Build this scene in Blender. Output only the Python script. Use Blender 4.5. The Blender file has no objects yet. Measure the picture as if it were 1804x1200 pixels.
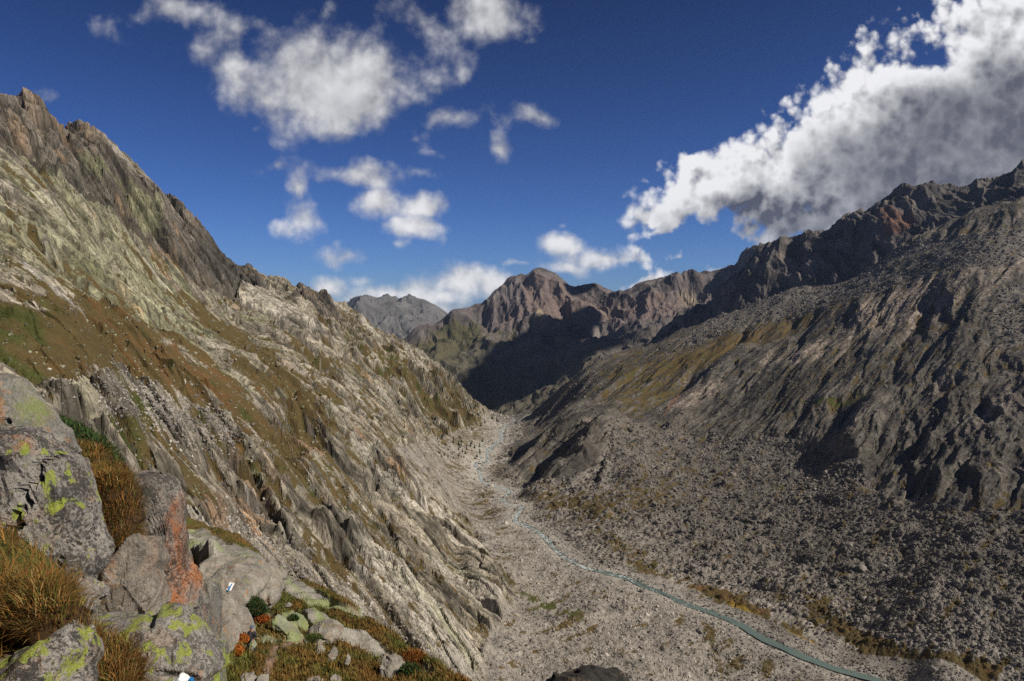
import bpy, math, random
import numpy as np
from mathutils import Vector, Matrix

SC = bpy.context.scene
COL = SC.collection
F32 = np.float32

# ------------------------------------------------------------------ camera
FPX, CX, CY = 1203.0, 902.0, 600.0            # focal length and centre in pixels of the 1804 x 1200 photograph
PITCH = math.radians(3.80)
CP, SP = math.cos(PITCH), math.sin(PITCH)
cam_d = bpy.data.cameras.new("camera")
cam_d.sensor_width = 36.0
cam_d.lens = 36.0 * FPX / 1804.0
cam_d.clip_start = 0.1
cam_d.clip_end = 60000.0
cam = bpy.data.objects.new("camera", cam_d)
cam.rotation_euler = (math.pi / 2 - PITCH, 0, 0)
COL.objects.link(cam)
SC.camera = cam

# ------------------------------------------------------------------ light, exposure
SUN_EL, SUN_AZ = math.radians(41), math.radians(108)      # azimuth clockwise from the view direction (+Y)
SUN_DIR = Vector((math.cos(SUN_EL) * math.sin(SUN_AZ), math.cos(SUN_EL) * math.cos(SUN_AZ), math.sin(SUN_EL)))
sl = bpy.data.lights.new("sun", "SUN")
sl.energy = 5.0
sl.angle = math.radians(0.5)
sl.color = (1.0, 0.91, 0.78)
sun = bpy.data.objects.new("sun", sl)
sun.rotation_euler = SUN_DIR.to_track_quat("Z", "Y").to_euler()
COL.objects.link(sun)
SC.view_settings.view_transform = "Standard"
SC.view_settings.look = "None"
SC.view_settings.gamma = 1.0
SC.view_settings.exposure = 0.0
SC.view_settings.use_curve_mapping = False
SC.cycles.max_bounces = 5
SC.cycles.diffuse_bounces = 3
SC.cycles.glossy_bounces = 2
SC.cycles.volume_bounces = 0
SC.cycles.use_denoising = False


class NT:
    """Small helper to write node trees."""
    def __init__(s, tree):
        s.t = tree
        s.n = tree.nodes
        s.l = tree.links

    def put(s, sock, v):
        if isinstance(v, bpy.types.NodeSocket):
            s.l.new(v, sock)
        elif v is not None:
            if hasattr(sock, "default_value"):
                try:
                    sock.default_value = v
                except TypeError:
                    sock.default_value = (v, v, v)
                except ValueError:
                    sock.default_value = (*v, 1.0)

    def m(s, op, a=None, b=None, c=None, clamp=False):
        n = s.n.new("ShaderNodeMath")
        n.operation = op
        n.use_clamp = clamp
        for i, v in enumerate((a, b, c)):
            s.put(n.inputs[i], v)
        return n.outputs[0]

    def v(s, op, a=None, b=None, scale=None):
        n = s.n.new("ShaderNodeVectorMath")
        n.operation = op
        s.put(n.inputs[0], a)
        s.put(n.inputs[1], b)
        if scale is not None:
            s.put(n.inputs["Scale"], scale)
        return n.outputs["Value"] if op in ("LENGTH", "DOT_PRODUCT", "DISTANCE") else n.outputs[0]

    def comb(s, x=0.0, y=0.0, z=0.0):
        n = s.n.new("ShaderNodeCombineXYZ")
        for i, v in enumerate((x, y, z)):
            s.put(n.inputs[i], v)
        return n.outputs[0]

    def sep(s, a):
        n = s.n.new("ShaderNodeSeparateXYZ")
        s.put(n.inputs[0], a)
        return n.outputs

    def noise(s, vec, scale, detail=4, rough=0.55, lac=2.0, dist=0.0, dim="3D", color=False):
        n = s.n.new("ShaderNodeTexNoise")
        n.noise_dimensions = dim
        s.put(n.inputs["Vector"], vec)
        s.put(n.inputs["Scale"], scale)
        s.put(n.inputs["Detail"], detail)
        s.put(n.inputs["Roughness"], rough)
        s.put(n.inputs["Lacunarity"], lac)
        s.put(n.inputs["Distortion"], dist)
        return n.outputs["Color" if color else "Fac"]

    def voro(s, vec, scale, feature="F1", out="Distance", rand=1.0):
        n = s.n.new("ShaderNodeTexVoronoi")
        n.feature = feature
        s.put(n.inputs["Vector"], vec)
        s.put(n.inputs["Scale"], scale)
        s.put(n.inputs["Randomness"], rand)
        return n.outputs[out]

    def mapr(s, v, a, b, c=0.0, d=1.0, smooth=True):
        n = s.n.new("ShaderNodeMapRange")
        n.interpolation_type = "SMOOTHSTEP" if smooth else "LINEAR"
        for i, q in enumerate((v, a, b, c, d)):
            s.put(n.inputs[i], q)
        return n.outputs[0]

    def mix(s, f, a, b, mode="MIX"):
        n = s.n.new("ShaderNodeMix")
        n.data_type = "RGBA"
        n.blend_type = mode
        s.put(n.inputs[0], f)
        for k, v in ((6, a), (7, b)):
            if isinstance(v, tuple) and len(v) == 3:
                v = (*v, 1.0)
            s.put(n.inputs[k], v)
        return n.outputs[2]


def px2tk(px, py):
    u, v = (px - CX) / FPX, (CY - py) / FPX
    dy = CP + v * SP
    return u / dy, (-SP + v * CP) / dy


# ------------------------------------------------------------------ world: sky with clouds
world = bpy.data.worlds.new("World")
SC.world = world
world.use_nodes = True
W = NT(world.node_tree)
W.n.clear()

CLOUDS = [  # px, py, rx, ry, rotation (deg), strength
    (290, 22, 105, 42, 0, 1.0), (395, 115, 75, 62, -30, .95), (430, 50, 50, 32, 0, .5), (575, 150, 160, 84, 0, 1.55),
    (500, 165, 60, 50, 0, .7), (655, 125, 50, 40, 0, .5), (745, 45, 88, 46, -20, .95), (850, 24, 95, 44, 0, 1.1),
    (925, 70, 24, 18, 0, .5), (810, 108, 16, 40, 0, .55), (765, 215, 66, 26, 15, .95), (737, 243, 36, 34, 0, .8),
    (812, 207, 32, 24, 0, .85), (752, 268, 40, 16, 0, .55), (946, 208, 62, 25, -8, .9), (880, 264, 20, 28, 20, .6),
    (435, 228, 44, 15, 0, .55), (658, 250, 40, 20, 0, .42), (834, 256, 36, 10, 0, .45), (485, 297, 42, 18, 15, .62), (524, 333, 20, 34, 0, .8),
    (530, 384, 40, 34, 0, .95), (500, 400, 40, 22, 0, .6), (640, 316, 80, 32, -5, .9), (730, 312, 34, 16, 0, .5), (668, 362, 56, 28, 0, 1.0),
    (748, 370, 58, 24, 0, .95), (736, 402, 62, 22, 0, .95), (706, 434, 26, 12, 0, .5), (613, 450, 60, 22, 0, .85),
    (575, 502, 42, 22, 0, 1.0), (492, 495, 34, 12, 0, .6), (510, 508, 14, 10, 0, .7), (640, 490, 60, 16, 0, .62), (700, 512, 90, 26, 0, .95), (780, 518, 80, 26, 0, .9), (650, 520, 60, 26, 0, .8),
    (815, 497, 62, 32, 0, 1.25), (868, 508, 44, 26, 0, 1.1), (740, 545, 90, 20, 0, .9), (985, 432, 50, 28, 0, .95),
    (1065, 456, 110, 24, 0, .95), (1000, 472, 50, 18, 0, .9), (918, 462, 24, 8, 0, .55), (990, 389, 14, 10, 30, .45), (860, 362, 20, 12, 0, .4),
    (1140, 500, 50, 20, 15, 1.2), (1276, 478, 44, 18, 0, 1.2), (1193, 452, 26, 12, 0, .65), (1150, 413, 46, 14, 5, .8),
    (1165, 385, 70, 26, 5, 1.1), (1230, 350, 90, 50, 0, 1.1), (1290, 300, 130, 66, 10, 1.4), (1400, 310, 160, 90, 10, 1.45),
    (1555, 195, 135, 118, 0, 1.7), (1500, 158, 70, 60, 0, 1.3), (1615, 150, 100, 62, 0, 1.4), (1480, 330, 170, 110, 0, 1.5), (1620, 270, 200, 150, 15, 1.7), (1740, 170, 150, 150, 20, 1.6),
    (1800, 60, 90, 95, 0, 1.4), (1850, 230, 260, 210, 0, 1.8), (1390, 225, 46, 26, 20, .75), (1680, 110, 90, 26, 25, .75), (1430, 390, 180, 40, 8, 1.2),
    (2050, 60, 300, 260, 0, 1.6), (200, 250, 40, 12, 0, .4), (70, 175, 60, 14, 0, .35), (-250, 60, 200, 60, 0, .9), (520, 55, 30, 12, 0, .45),
]
GREY = [(1680, 285, 250, 130, 20, 1.5), (1480, 385, 260, 52, 12, .8), (1800, 330, 230, 170, 0, 1.1), (1700, 240, 130, 90, 20, .8), (1250, 395, 150, 26, 0, .35),
        (613, 456, 70, 22, 0, .5), (740, 545, 170, 18, 0, .45), (690, 500, 120, 30, 0, .25), (590, 180, 150, 34, 0, .3), (1530, 235, 50, 60, 0, .35)]


CLOUDS = [(x, y, rx * (.98 if x < 1100 and s < 1.15 else .96), ry * (.98 if x < 1100 and s < 1.15 else .96), r, s * ((1.0 if y < 300 else 1.16) if x < 1100 else 1.05)) for x, y, rx, ry, r, s in CLOUDS]


def blob_field(vec, items):
    out = None
    for (px, py, rx, ry, rot, s) in items:
        t0, k0 = px2tk(px, py)
        mp = W.n.new("ShaderNodeMapping")
        mp.vector_type = "TEXTURE"
        mp.inputs["Location"].default_value = (t0, k0, 0)
        mp.inputs["Rotation"].default_value = (0, 0, math.radians(rot))
        mp.inputs["Scale"].default_value = (rx / FPX / .97, ry / FPX / .97, 1)
        W.l.new(vec, mp.inputs[0])
        d = W.v("LENGTH", mp.outputs[0])
        b = W.m("MULTIPLY_ADD", d, -s * 0.62, s)
        out = b if out is None else W.m("SMOOTH_MAX", out, b, 0.12)
    return out


tc = W.n.new("ShaderNodeTexCoord")
D = W.v("NORMALIZE", tc.outputs["Generated"])
dx_, dy_, dz_ = W.sep(D)[:3]
ysafe = W.m("MAXIMUM", dy_, 0.12)
P2 = W.comb(W.m("DIVIDE", dx_, ysafe), W.m("DIVIDE", dz_, ysafe), 0.0)
# wisps and billows: the outline of every cloud is broken up by warped noise
warp = W.v("SUBTRACT", W.noise(P2, 7.0, 3, .5, color=True, dim="2D"), (.5, .5, .5))
P2w = W.v("ADD", P2, W.v("SCALE", warp, scale=0.035))
warp2 = W.v("SUBTRACT", W.noise(P2, 38.0, 4, .6, color=True, dim="2D"), (.5, .5, .5))
P2w = W.v("ADD", P2w, W.v("SCALE", warp2, scale=0.012))
field = blob_field(P2w, CLOUDS)


right = W.mapr(W.sep(P2)[0], .10, .22)


def puff(vec, det=8):
    a = W.noise(vec, 11.0, det, .55, dim="2D")
    q = W.v("ADD", vec, W.v("SCALE", warp2, scale=0.014))
    b = W.m("SUBTRACT", 1.0, W.m("MULTIPLY_ADD", W.voro(q, 72.0, "F1"), .40, W.m("MULTIPLY", W.voro(q, 27.0, "F1"), .60)))
    return W.m("MULTIPLY_ADD", W.m("SUBTRACT", b, .55), W.m("MULTIPLY_ADD", right, .28, .16), W.m("MULTIPLY_ADD", a, .88, .23))


n0 = puff(P2)
dens = W.m("MULTIPLY_ADD", W.m("SUBTRACT", n0, .80), 1.9, field)
alpha = W.mapr(dens, W.m("MULTIPLY_ADD", right, .16, .04), W.m("MULTIPLY_ADD", right, -.22, .80))
# lit side towards the sun, which stands high above the right shoulder: tops and left rims of the big bank catch it
c0 = puff(P2, 4)
c1 = puff(W.v("ADD", P2, (-0.008, 0.016, 0)), 4)
bump_l = W.m("MULTIPLY", W.m("SUBTRACT", c0, c1), W.m("MULTIPLY_ADD", right, 1.2, 1.1))
BIG = [c for c in CLOUDS if c[0] >= 1100 and c[2] > 45 and c[1] < 420]
deep = blob_field(W.v("ADD", P2w, (-0.050, 0.060, 0)), BIG)
deep = W.m("MULTIPLY_ADD", W.m("SUBTRACT", c0, .80), 1.6, deep)
sh_big = W.mapr(deep, -.05, 1.25, 1.0, .10)
edge_t = W.mapr(dens, .3, 1.3, .62, .46)             # small clouds: thin rims dull, bodies brighter low in the sky
low = W.mapr(W.sep(P2)[1], .06, .22, .98, .60)
l_small = W.m("MULTIPLY", low, W.mapr(dens, .3, 1.1, .72, 1.0))
l_big = W.m("MULTIPLY_ADD", sh_big, .86, .08)
light = W.m("ADD", W.m("MULTIPLY", l_small, W.m("SUBTRACT", 1.0, right)), W.m("MULTIPLY", l_big, right))
light = W.m("ADD", light, bump_l)
grey = blob_field(P2w, GREY)
greyc = W.mapr(W.m("MULTIPLY_ADD", W.m("SUBTRACT", n0, .72), .9, grey), 0.15, 0.9)
ccol = W.mix(W.m("MULTIPLY", light, 1.0, clamp=True), (.085, .09, .125), (.90, .90, .92))
ccol = W.mix(W.m("MULTIPLY", greyc, .74), ccol, (.13, .133, .165))

# clouds round the rest of the sky continue loosely
far_n = W.noise(D, 2.6, 6, .6)
far_a = W.m("MULTIPLY", W.mapr(far_n, .54, .68), W.mapr(dy_, .5, .1, 0, .85))
up = W.mapr(dz_, 0.02, .2)
far_a = W.m("MULTIPLY", far_a, up)
front = W.mapr(dy_, .12, .3)
alpha = W.m("MULTIPLY", alpha, front)
sky = W.n.new("ShaderNodeTexSky")
sky.sky_type = "NISHITA"
sky.sun_disc = False
sky.sun_elevation = SUN_EL
sky.sun_rotation = SUN_AZ
sky.altitude = 2300
sky.air_density = 1.0
sky.dust_density = 0.35
sky.ozone_density = 3.0
elev = W.mapr(dz_, 0.0, .5, 0, 1, smooth=False)
skc = W.mix(1.0, sky.outputs[0], W.mix(elev, (.29, .465, .86), (.098, .135, .265)), "MULTIPLY")
SKY_STRENGTH = 0.10
bg_s = W.n.new("ShaderNodeBackground")
W.put(bg_s.inputs[0], skc)
bg_s.inputs[1].default_value = SKY_STRENGTH
bg_c = W.n.new("ShaderNodeBackground")
W.put(bg_c.inputs[0], ccol)
bg_c.inputs[1].default_value = 1.0
bg_f = W.n.new("ShaderNodeBackground")
bg_f.inputs[0].default_value = (.5, .52, .58, 1)
m1 = W.n.new("ShaderNodeMixShader")
W.put(m1.inputs[0], far_a); W.l.new(bg_s.outputs[0], m1.inputs[1]); W.l.new(bg_f.outputs[0], m1.inputs[2])
m2 = W.n.new("ShaderNodeMixShader")
W.put(m2.inputs[0], alpha); W.l.new(m1.outputs[0], m2.inputs[1]); W.l.new(bg_c.outputs[0], m2.inputs[2])
wo = W.n.new("ShaderNodeOutputWorld")
W.l.new(m2.outputs[0], wo.inputs[0])
world.cycles.sampling_method = "MANUAL"
world.cycles.sample_map_resolution = 512


# ------------------------------------------------------------------ numpy noise
def _h(ix, iy, seed):
    h = (ix.astype(np.uint32) * np.uint32(374761393)) ^ (iy.astype(np.uint32) * np.uint32(668265263)) ^ np.uint32((seed * 2246822519) & 0xffffffff)
    h = (h ^ (h >> np.uint32(13))) * np.uint32(1274126177)
    h = (h ^ (h >> np.uint32(16))) * np.uint32(2654435761)
    return h ^ (h >> np.uint32(15))


def perlin(x, y, seed=0):
    x = np.asarray(x, F32); y = np.asarray(y, F32)
    fx, fy = np.floor(x), np.floor(y)
    ix, iy = fx.astype(np.int32), fy.astype(np.int32)
    x = x - fx; y = y - fy
    u = x * x * x * (x * (x * 6 - 15) + 10)
    v = y * y * y * (y * (y * 6 - 15) + 10)

    def g(i, j, dx, dy):
        a = (_h(ix + i, iy + j, seed) & np.uint32(4095)).astype(F32) * F32(2 * math.pi / 4096)
        return np.cos(a) * dx + np.sin(a) * dy
    a = g(0, 0, x, y); b = g(1, 0, x - 1, y); c = g(0, 1, x, y - 1); d = g(1, 1, x - 1, y - 1)
    return ((a + u * (b - a)) * (1 - v) + (c + u * (d - c)) * v) * F32(1.4)


def fbm(x, y, seed=0, octv=4, gain=.5, lac=2.03):
    s = 0; amp = 1.0; tot = 0
    for o in range(octv):
        s = s + amp * perlin(x * lac ** o + o * 17.3, y * lac ** o - o * 9.1, seed + o)
        tot += amp; amp *= gain
    return s / tot


def ridged(x, y, seed=0, octv=4, gain=.5):
    s = 0; amp = 1.0; tot = 0; w = 1.0
    for o in range(octv):
        r = (1 - np.abs(perlin(x * 2.07 ** o + o * 5.7, y * 2.07 ** o + o * 3.3, seed + o))) ** 2
        s = s + amp * r * w; w = np.clip(r * 1.4, 0, 1)
        tot += amp; amp *= gain
    return s / tot


def cells(x, y, seed=0, jit=.9):
    """nearest and second distances, three random values and the offset from the nearest feature point"""
    x = np.asarray(x, F32); y = np.asarray(y, F32)
    ix, iy = np.floor(x).astype(np.int32), np.floor(y).astype(np.int32)
    d1 = np.full(x.shape, 9., F32); d2 = d1.copy()
    bx = np.zeros_like(x); by = np.zeros_like(x); hid = np.zeros(x.shape, np.uint32)
    for i in (-1, 0, 1):
        for j in (-1, 0, 1):
            h = _h(ix + i, iy + j, seed)
            cx = ix + i + F32(.5) + ((h & np.uint32(1023)).astype(F32) / 1023 - F32(.5)) * F32(jit)
            cy = iy + j + F32(.5) + (((h >> np.uint32(10)) & np.uint32(1023)).astype(F32) / 1023 - F32(.5)) * F32(jit)
            dx = x - cx; dy = y - cy
            d = np.sqrt(dx * dx + dy * dy)
            c = d < d1
            d2 = np.where(c, d1, np.minimum(d2, d))
            d1 = np.where(c, d, d1)
            bx = np.where(c, dx, bx); by = np.where(c, dy, by); hid = np.where(c, h, hid)
    h2 = _h(hid.astype(np.int32), hid.astype(np.int32), seed + 77)
    r = [((h2 >> np.uint32(s)) & np.uint32(1023)).astype(F32) / 1023 for s in (0, 10, 20)]
    return d1, d2, r, bx, by


def facet(x, y, seed=0, tilt=1.4, soft=.10, jit=.9):
    """tilted plates, one per cell, run together over a narrow joint"""
    x = np.asarray(x, F32); y = np.asarray(y, F32)
    ix, iy = np.floor(x).astype(np.int32), np.floor(y).astype(np.int32)
    d1 = np.full(x.shape, 9., F32); d2 = d1.copy()
    h1 = np.zeros_like(x); h2 = np.zeros_like(x); hid = np.zeros(x.shape, np.uint32)
    for i in (-1, 0, 1):
        for j in (-1, 0, 1):
            h = _h(ix + i, iy + j, seed)
            dx = x - (ix + i + F32(.5) + ((h & np.uint32(1023)).astype(F32) / 1023 - F32(.5)) * F32(jit))
            dy = y - (iy + j + F32(.5) + (((h >> np.uint32(10)) & np.uint32(1023)).astype(F32) / 1023 - F32(.5)) * F32(jit))
            g = h * np.uint32(2246822519) ^ (h >> np.uint32(7))
            g = g ^ (g >> np.uint32(15))
            hv = ((g & np.uint32(255)).astype(F32) / 255 - F32(.5)) + (((g >> np.uint32(8)) & np.uint32(255)).astype(F32) / 255 - F32(.5)) * F32(tilt) * dx + (((g >> np.uint32(16)) & np.uint32(255)).astype(F32) / 255 - F32(.5)) * F32(tilt) * dy
            d = dx * dx + dy * dy
            c = d < d1
            c2 = (~c) & (d < d2)
            h2 = np.where(c, h1, np.where(c2, hv, h2))
            d2 = np.where(c, d1, np.where(c2, d, d2))
            h1 = np.where(c, hv, h1)
            d1 = np.where(c, d, d1)
            hid = np.where(c, g, hid)
    e = np.sqrt(d2) - np.sqrt(d1)
    t = np.clip(e / np.asarray(soft, F32), 0, 1)
    t = t * t * (3 - 2 * t)
    out = h2 * (1 - t) * F32(.5) + h1 * (F32(.5) + t * F32(.5))
    r = [((hid >> np.uint32(k)) & np.uint32(255)).astype(F32) / 255 for k in (2, 9, 17)]
    return out, e, r


def sstep(v, a, b):
    t = np.clip((v - a) / (b - a), 0, 1)
    return t * t * (3 - 2 * t)


def blobs(px, py, items):
    s = 0
    for (cx, cy, rx, ry, ang, w) in items:
        c, n = math.cos(math.radians(ang)), math.sin(math.radians(ang))
        dx = px - cx; dy = py - cy
        u = (dx * c + dy * n) / rx; v = (-dx * n + dy * c) / ry
        s = s + w * np.exp(-(u * u + v * v) ** 1.0)
    return s


def lerp(a, b, t):
    return a + (b - a) * t


def col(*c):
    return np.array(c, F32)


def mixc(A, c, m):
    return A + (np.asarray(c, F32) - A) * m[..., None]


# ------------------------------------------------------------------ terrain from control points
class TPS:
    def __init__(s, pts, smooth=2e-4, sa=2.6):
        """pts: (px, py, Y) seen in the picture, or ('w', t, Y, z) hidden behind something"""
        A = []
        for p in pts:
            if p[0] == 'w':
                _, t, Y, z = p
                A.append((t * sa, math.log(Y), z / Y))
            else:
                t, k = px2tk(p[0], p[1])
                A.append((t * sa, math.log(p[2]), k))
        A = np.array(A)
        s.c = A[:, :2]; s.sa = sa
        n = len(A)
        K = s.phi(s.c[:, None, :] - s.c[None]) + np.eye(n) * smooth
        Pm = np.c_[np.ones(n), s.c]
        M = np.zeros((n + 3, n + 3))
        M[:n, :n] = K; M[:n, n:] = Pm; M[n:, :n] = Pm.T
        s.w = np.linalg.solve(M, np.r_[A[:, 2], 0, 0, 0])

    @staticmethod
    def phi(d):
        r2 = (d ** 2).sum(-1)
        return .5 * r2 * np.log(r2 + 1e-12)

    def grid(s, a0, a1, b0, b1, na=240, nb=320):
        s.g = (a0, a1, b0, b1, na, nb)
        a = np.linspace(a0, a1, na) * s.sa
        b = np.linspace(b0, b1, nb)
        A, B = np.meshgrid(a, b, indexing="ij")
        Q = np.stack([A.ravel(), B.ravel()], -1)
        out = s.w[-3] + Q @ s.w[-2:]
        for i in range(len(s.c)):
            out += s.w[i] * s.phi(Q - s.c[i])
        s.v = out.reshape(na, nb)

    def __call__(s, a, b):
        a0, a1, b0, b1, na, nb = s.g
        x = np.clip((a - a0) / (a1 - a0) * (na - 1), 0, na - 1.001)
        y = np.clip((b - b0) / (b1 - b0) * (nb - 1), 0, nb - 1.001)
        i = x.astype(np.int32); j = y.astype(np.int32)
        fx = x - i; fy = y - j
        v = s.v
        return (v[i, j] * (1 - fx) + v[i + 1, j] * fx) * (1 - fy) + (v[i, j + 1] * (1 - fx) + v[i + 1, j + 1] * fx) * fy


def project(X, Y, Z):
    dep = Y * CP - Z * SP
    up = Y * SP + Z * CP
    return CX + FPX * X / dep, CY - FPX * up / dep


def grid_mesh(name, X, Y, Z, colors, keep=None, mat=None, smooth=False, kind="structure", label=None, strata=None):
    nc, nr = X.shape
    idx = np.arange(nc * nr, dtype=np.int32).reshape(nc, nr)
    q = np.stack([idx[:-1, :-1], idx[1:, :-1], idx[1:, 1:], idx[:-1, 1:]], -1).reshape(-1, 4)
    if keep is not None:
        q = q[keep[:-1, :-1].ravel()]
    used = np.zeros(nc * nr, bool); used[q.ravel()] = True
    remap = np.cumsum(used).astype(np.int32) - 1
    q = remap[q]
    co = np.stack([X, Y, Z], -1).reshape(-1, 3)[used].astype(F32)
    me = bpy.data.meshes.new(name)
    me.vertices.add(len(co)); me.vertices.foreach_set("co", co.ravel())
    me.loops.add(q.size); me.loops.foreach_set("vertex_index", q.ravel())
    me.polygons.add(len(q)); me.polygons.foreach_set("loop_start", np.arange(0, q.size, 4, dtype=np.int32))
    me.update(calc_edges=True)
    me.polygons.foreach_set("use_smooth", np.full(len(q), smooth))
    at = me.color_attributes.new("tint", "FLOAT_COLOR", "POINT")
    c4 = np.ones((len(co), 4), F32); c4[:, :3] = np.clip(colors.reshape(-1, colors.shape[-1])[used][:, :3], 0, 1)
    at.data.foreach_set("color", c4.ravel())
    if strata is not None:
        at = me.attributes.new("strata", "FLOAT_VECTOR", "POINT")
        at.data.foreach_set("vector", strata.reshape(-1, 3)[used].astype(F32).ravel())
    if mat: me.materials.append(mat)
    o = bpy.data.objects.new(name, me)
    COL.objects.link(o)
    if kind: o["kind"] = kind
    if label: o["label"] = label
    return o


def lat_smooth(A, r):
    k = np.exp(-.5 * (np.arange(-2 * r, 2 * r + 1) / r) ** 2); k /= k.sum()
    P_ = np.pad(A, ((2 * r, 2 * r), (0, 0)), mode="edge")
    out = np.zeros_like(A)
    for i, w in enumerate(k): out += w * P_[i:i + len(A)]
    return out


def layer_grid(tps, a0, a1, Y0, Y1, cols, rows, c0=40., pre=None):
    """rows spread so that every part that can be seen gets an even share"""
    b0, b1 = math.log(Y0), math.log(Y1)
    tps.grid(a0 - .02, a1 + .02, b0, b1)
    w = lambda a: 1 / (1 + 4 * np.clip(np.abs(a) - .80, 0, 9))
    fa = np.linspace(a0, a1, 2000); cw = np.cumsum(w(fa)); cw = (cw - cw[0]) / (cw[-1] - cw[0])
    a = np.interp(np.linspace(0, 1, cols), cw, fa)
    nb = 700
    b = np.linspace(b0, b1, nb)
    A, B = np.meshgrid(a, b, indexing="ij")
    Kp = tps(A, B)
    dk = np.diff(Kp, axis=1)
    run = np.maximum.accumulate(Kp, axis=1)[:, :-1]
    vis = (Kp[:, 1:] >= run - 0.004)
    ww = np.abs(dk) * FPX * np.where(vis, 1.0, .22) + (b[1] - b[0]) * c0
    # out of frame (above the top or below the bottom) gets less
    outf = (Kp[:, 1:] < -.60) | (Kp[:, 1:] > .55)
    ww = np.where(outf, ww * .12, ww)
    for _ in range(3):
        ww[1:-1] = (ww[:-2] + ww[1:-1] + ww[2:]) / 3
    cs = np.concatenate([np.zeros((len(a), 1)), np.cumsum(ww, 1)], 1)
    cs = lat_smooth(cs / cs[:, -1:], 9)
    BB = np.empty((len(a), rows))
    tgt = np.linspace(0, 1, rows)
    for i in range(len(a)):
        BB[i] = np.interp(tgt, cs[i], b)
    AA = np.repeat(a[:, None], rows, 1)
    K = tps(AA, BB)
    Y = np.exp(BB)
    return AA * Y, Y, K * Y


# ---- materials for terrain
def terrain_mat(name, rough=.95, bump=.28, scales=((.35, 1.), (1.6, .4)), vary=.35):
    m = bpy.data.materials.new(name); m.use_nodes = True
    T = NT(m.node_tree)
    bs = T.n["Principled BSDF"]
    at = T.n.new("ShaderNodeAttribute"); at.attribute_name = "tint"
    g = T.n.new("ShaderNodeNewGeometry").outputs["Position"]
    h = None
    for sc_, am in scales:
        n = T.m("MULTIPLY", T.noise(g, sc_, 5, .65), am)
        h = n if h is None else T.m("ADD", h, n)
    f = T.mapr(T.noise(g, scales[0][0] * 1.7, 5, .7), .3, .7, 1 - vary, 1 + vary, smooth=False)
    T.put(bs.inputs["Base Color"], T.mix(1.0, at.outputs["Color"], T.comb(f, f, f), "MULTIPLY"))
    bs.inputs["Roughness"].default_value = rough
    bs.inputs["Specular IOR Level"].default_value = .15
    b = T.n.new("ShaderNodeBump")
    b.inputs["Strength"].default_value = bump
    b.inputs["Distance"].default_value = 1.0 / scales[0][0] * .35
    T.put(b.inputs["Height"], h)
    T.l.new(b.outputs[0], bs.inputs["Normal"])
    return m


def plated_mat(name):
    """rock split into small plates: every plate has its own tone and tilt, the joints are coloured darker"""
    m = bpy.data.materials.new(name); m.use_nodes = True
    T = NT(m.node_tree)
    bs = T.n["Principled BSDF"]
    at = T.n.new("ShaderNodeAttribute"); at.attribute_name = "tint"
    st = T.n.new("ShaderNodeAttribute"); st.attribute_name = "strata"
    g = T.n.new("ShaderNodeNewGeometry").outputs["Position"]
    x, y, rock = T.sep(st.outputs["Vector"])[:3]
    wob = T.v("SCALE", T.v("SUBTRACT", T.noise(g, .12, 3, .6, color=True), (.5, .5, .5)), scale=5.0)
    tone = 0.0; h = 0.0; joint = 0.0
    for L, an, am in ((13.0, 1.8, 1.0), (5.2, 1.6, 1.0), (2.1, 1.5, .8)):
        P = T.v("ADD", T.comb(T.m("DIVIDE", x, L * an), T.m("DIVIDE", y, L), 0.0), T.v("SCALE", wob, scale=.25 / L))
        n = T.n.new("ShaderNodeTexVoronoi"); n.voronoi_dimensions = "2D"; n.inputs["Scale"].default_value = 1.0
        T.put(n.inputs["Vector"], P)
        cs = T.sep(n.outputs["Color"])
        rel = T.sep(T.v("SUBTRACT", P, n.outputs["Position"]))
        tilt = T.m("ADD", T.m("MULTIPLY", T.m("SUBTRACT", cs[1], .5), rel[0]), T.m("MULTIPLY", T.m("SUBTRACT", cs[2], .5), rel[1]))
        hh = T.m("ADD", T.m("MULTIPLY", tilt, 1.6), T.m("MULTIPLY", cs[0], .5))
        h = T.m("MULTIPLY_ADD", hh, L * .30 * am, h)
        tone = T.m("MULTIPLY_ADD", T.m("SUBTRACT", cs[0], .5), .42 * am, tone)
        e = T.n.new("ShaderNodeTexVoronoi"); e.voronoi_dimensions = "2D"; e.feature = "DISTANCE_TO_EDGE"; e.inputs["Scale"].default_value = 1.0
        T.put(e.inputs["Vector"], P)
        j = T.m("MULTIPLY", T.mapr(e.outputs["Distance"], .02, .10, 1, 0), T.mapr(T.noise(g, .6 / L, 3, .6), .40, .56))
        joint = T.m("MAXIMUM", joint, j)
    gr = T.noise(g, .7, 6, .7)
    tone = T.m("ADD", T.m("MULTIPLY", tone, rock), T.m("MULTIPLY_ADD", T.m("SUBTRACT", gr, .5), 1.1, 1.0))
    c = T.mix(1.0, at.outputs["Color"], T.comb(tone, tone, tone), "MULTIPLY")
    c = T.mix(T.m("MULTIPLY", joint, T.m("MULTIPLY", rock, .62)), c, (.04, .036, .024))
    T.put(bs.inputs["Base Color"], c)
    bs.inputs["Roughness"].default_value = .93; bs.inputs["Specular IOR Level"].default_value = .18
    b = T.n.new("ShaderNodeBump"); b.inputs["Strength"].default_value = .75; b.inputs["Distance"].default_value = 1.0
    T.put(b.inputs["Height"], T.m("ADD", T.m("MULTIPLY", h, rock), T.m("MULTIPLY", gr, .9)))
    T.l.new(b.outputs[0], bs.inputs["Normal"])
    return m


M_ROCK = plated_mat("slope_rock")
M_FAR = terrain_mat("far_rock", scales=((.05, 1.), (.2, .4)), bump=.6)

# ================================================================== valley floor level and river
ZF_Y = [60, 300, 400, 550, 900, 1200, 1870, 2300, 3000, 4500, 7000]
ZF_Z = [-285, -288, -292, -300, -333, -355, -400, -432, -480, -600, -800]
zf = lambda Y: np.interp(Y, ZF_Y, ZF_Z)


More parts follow.
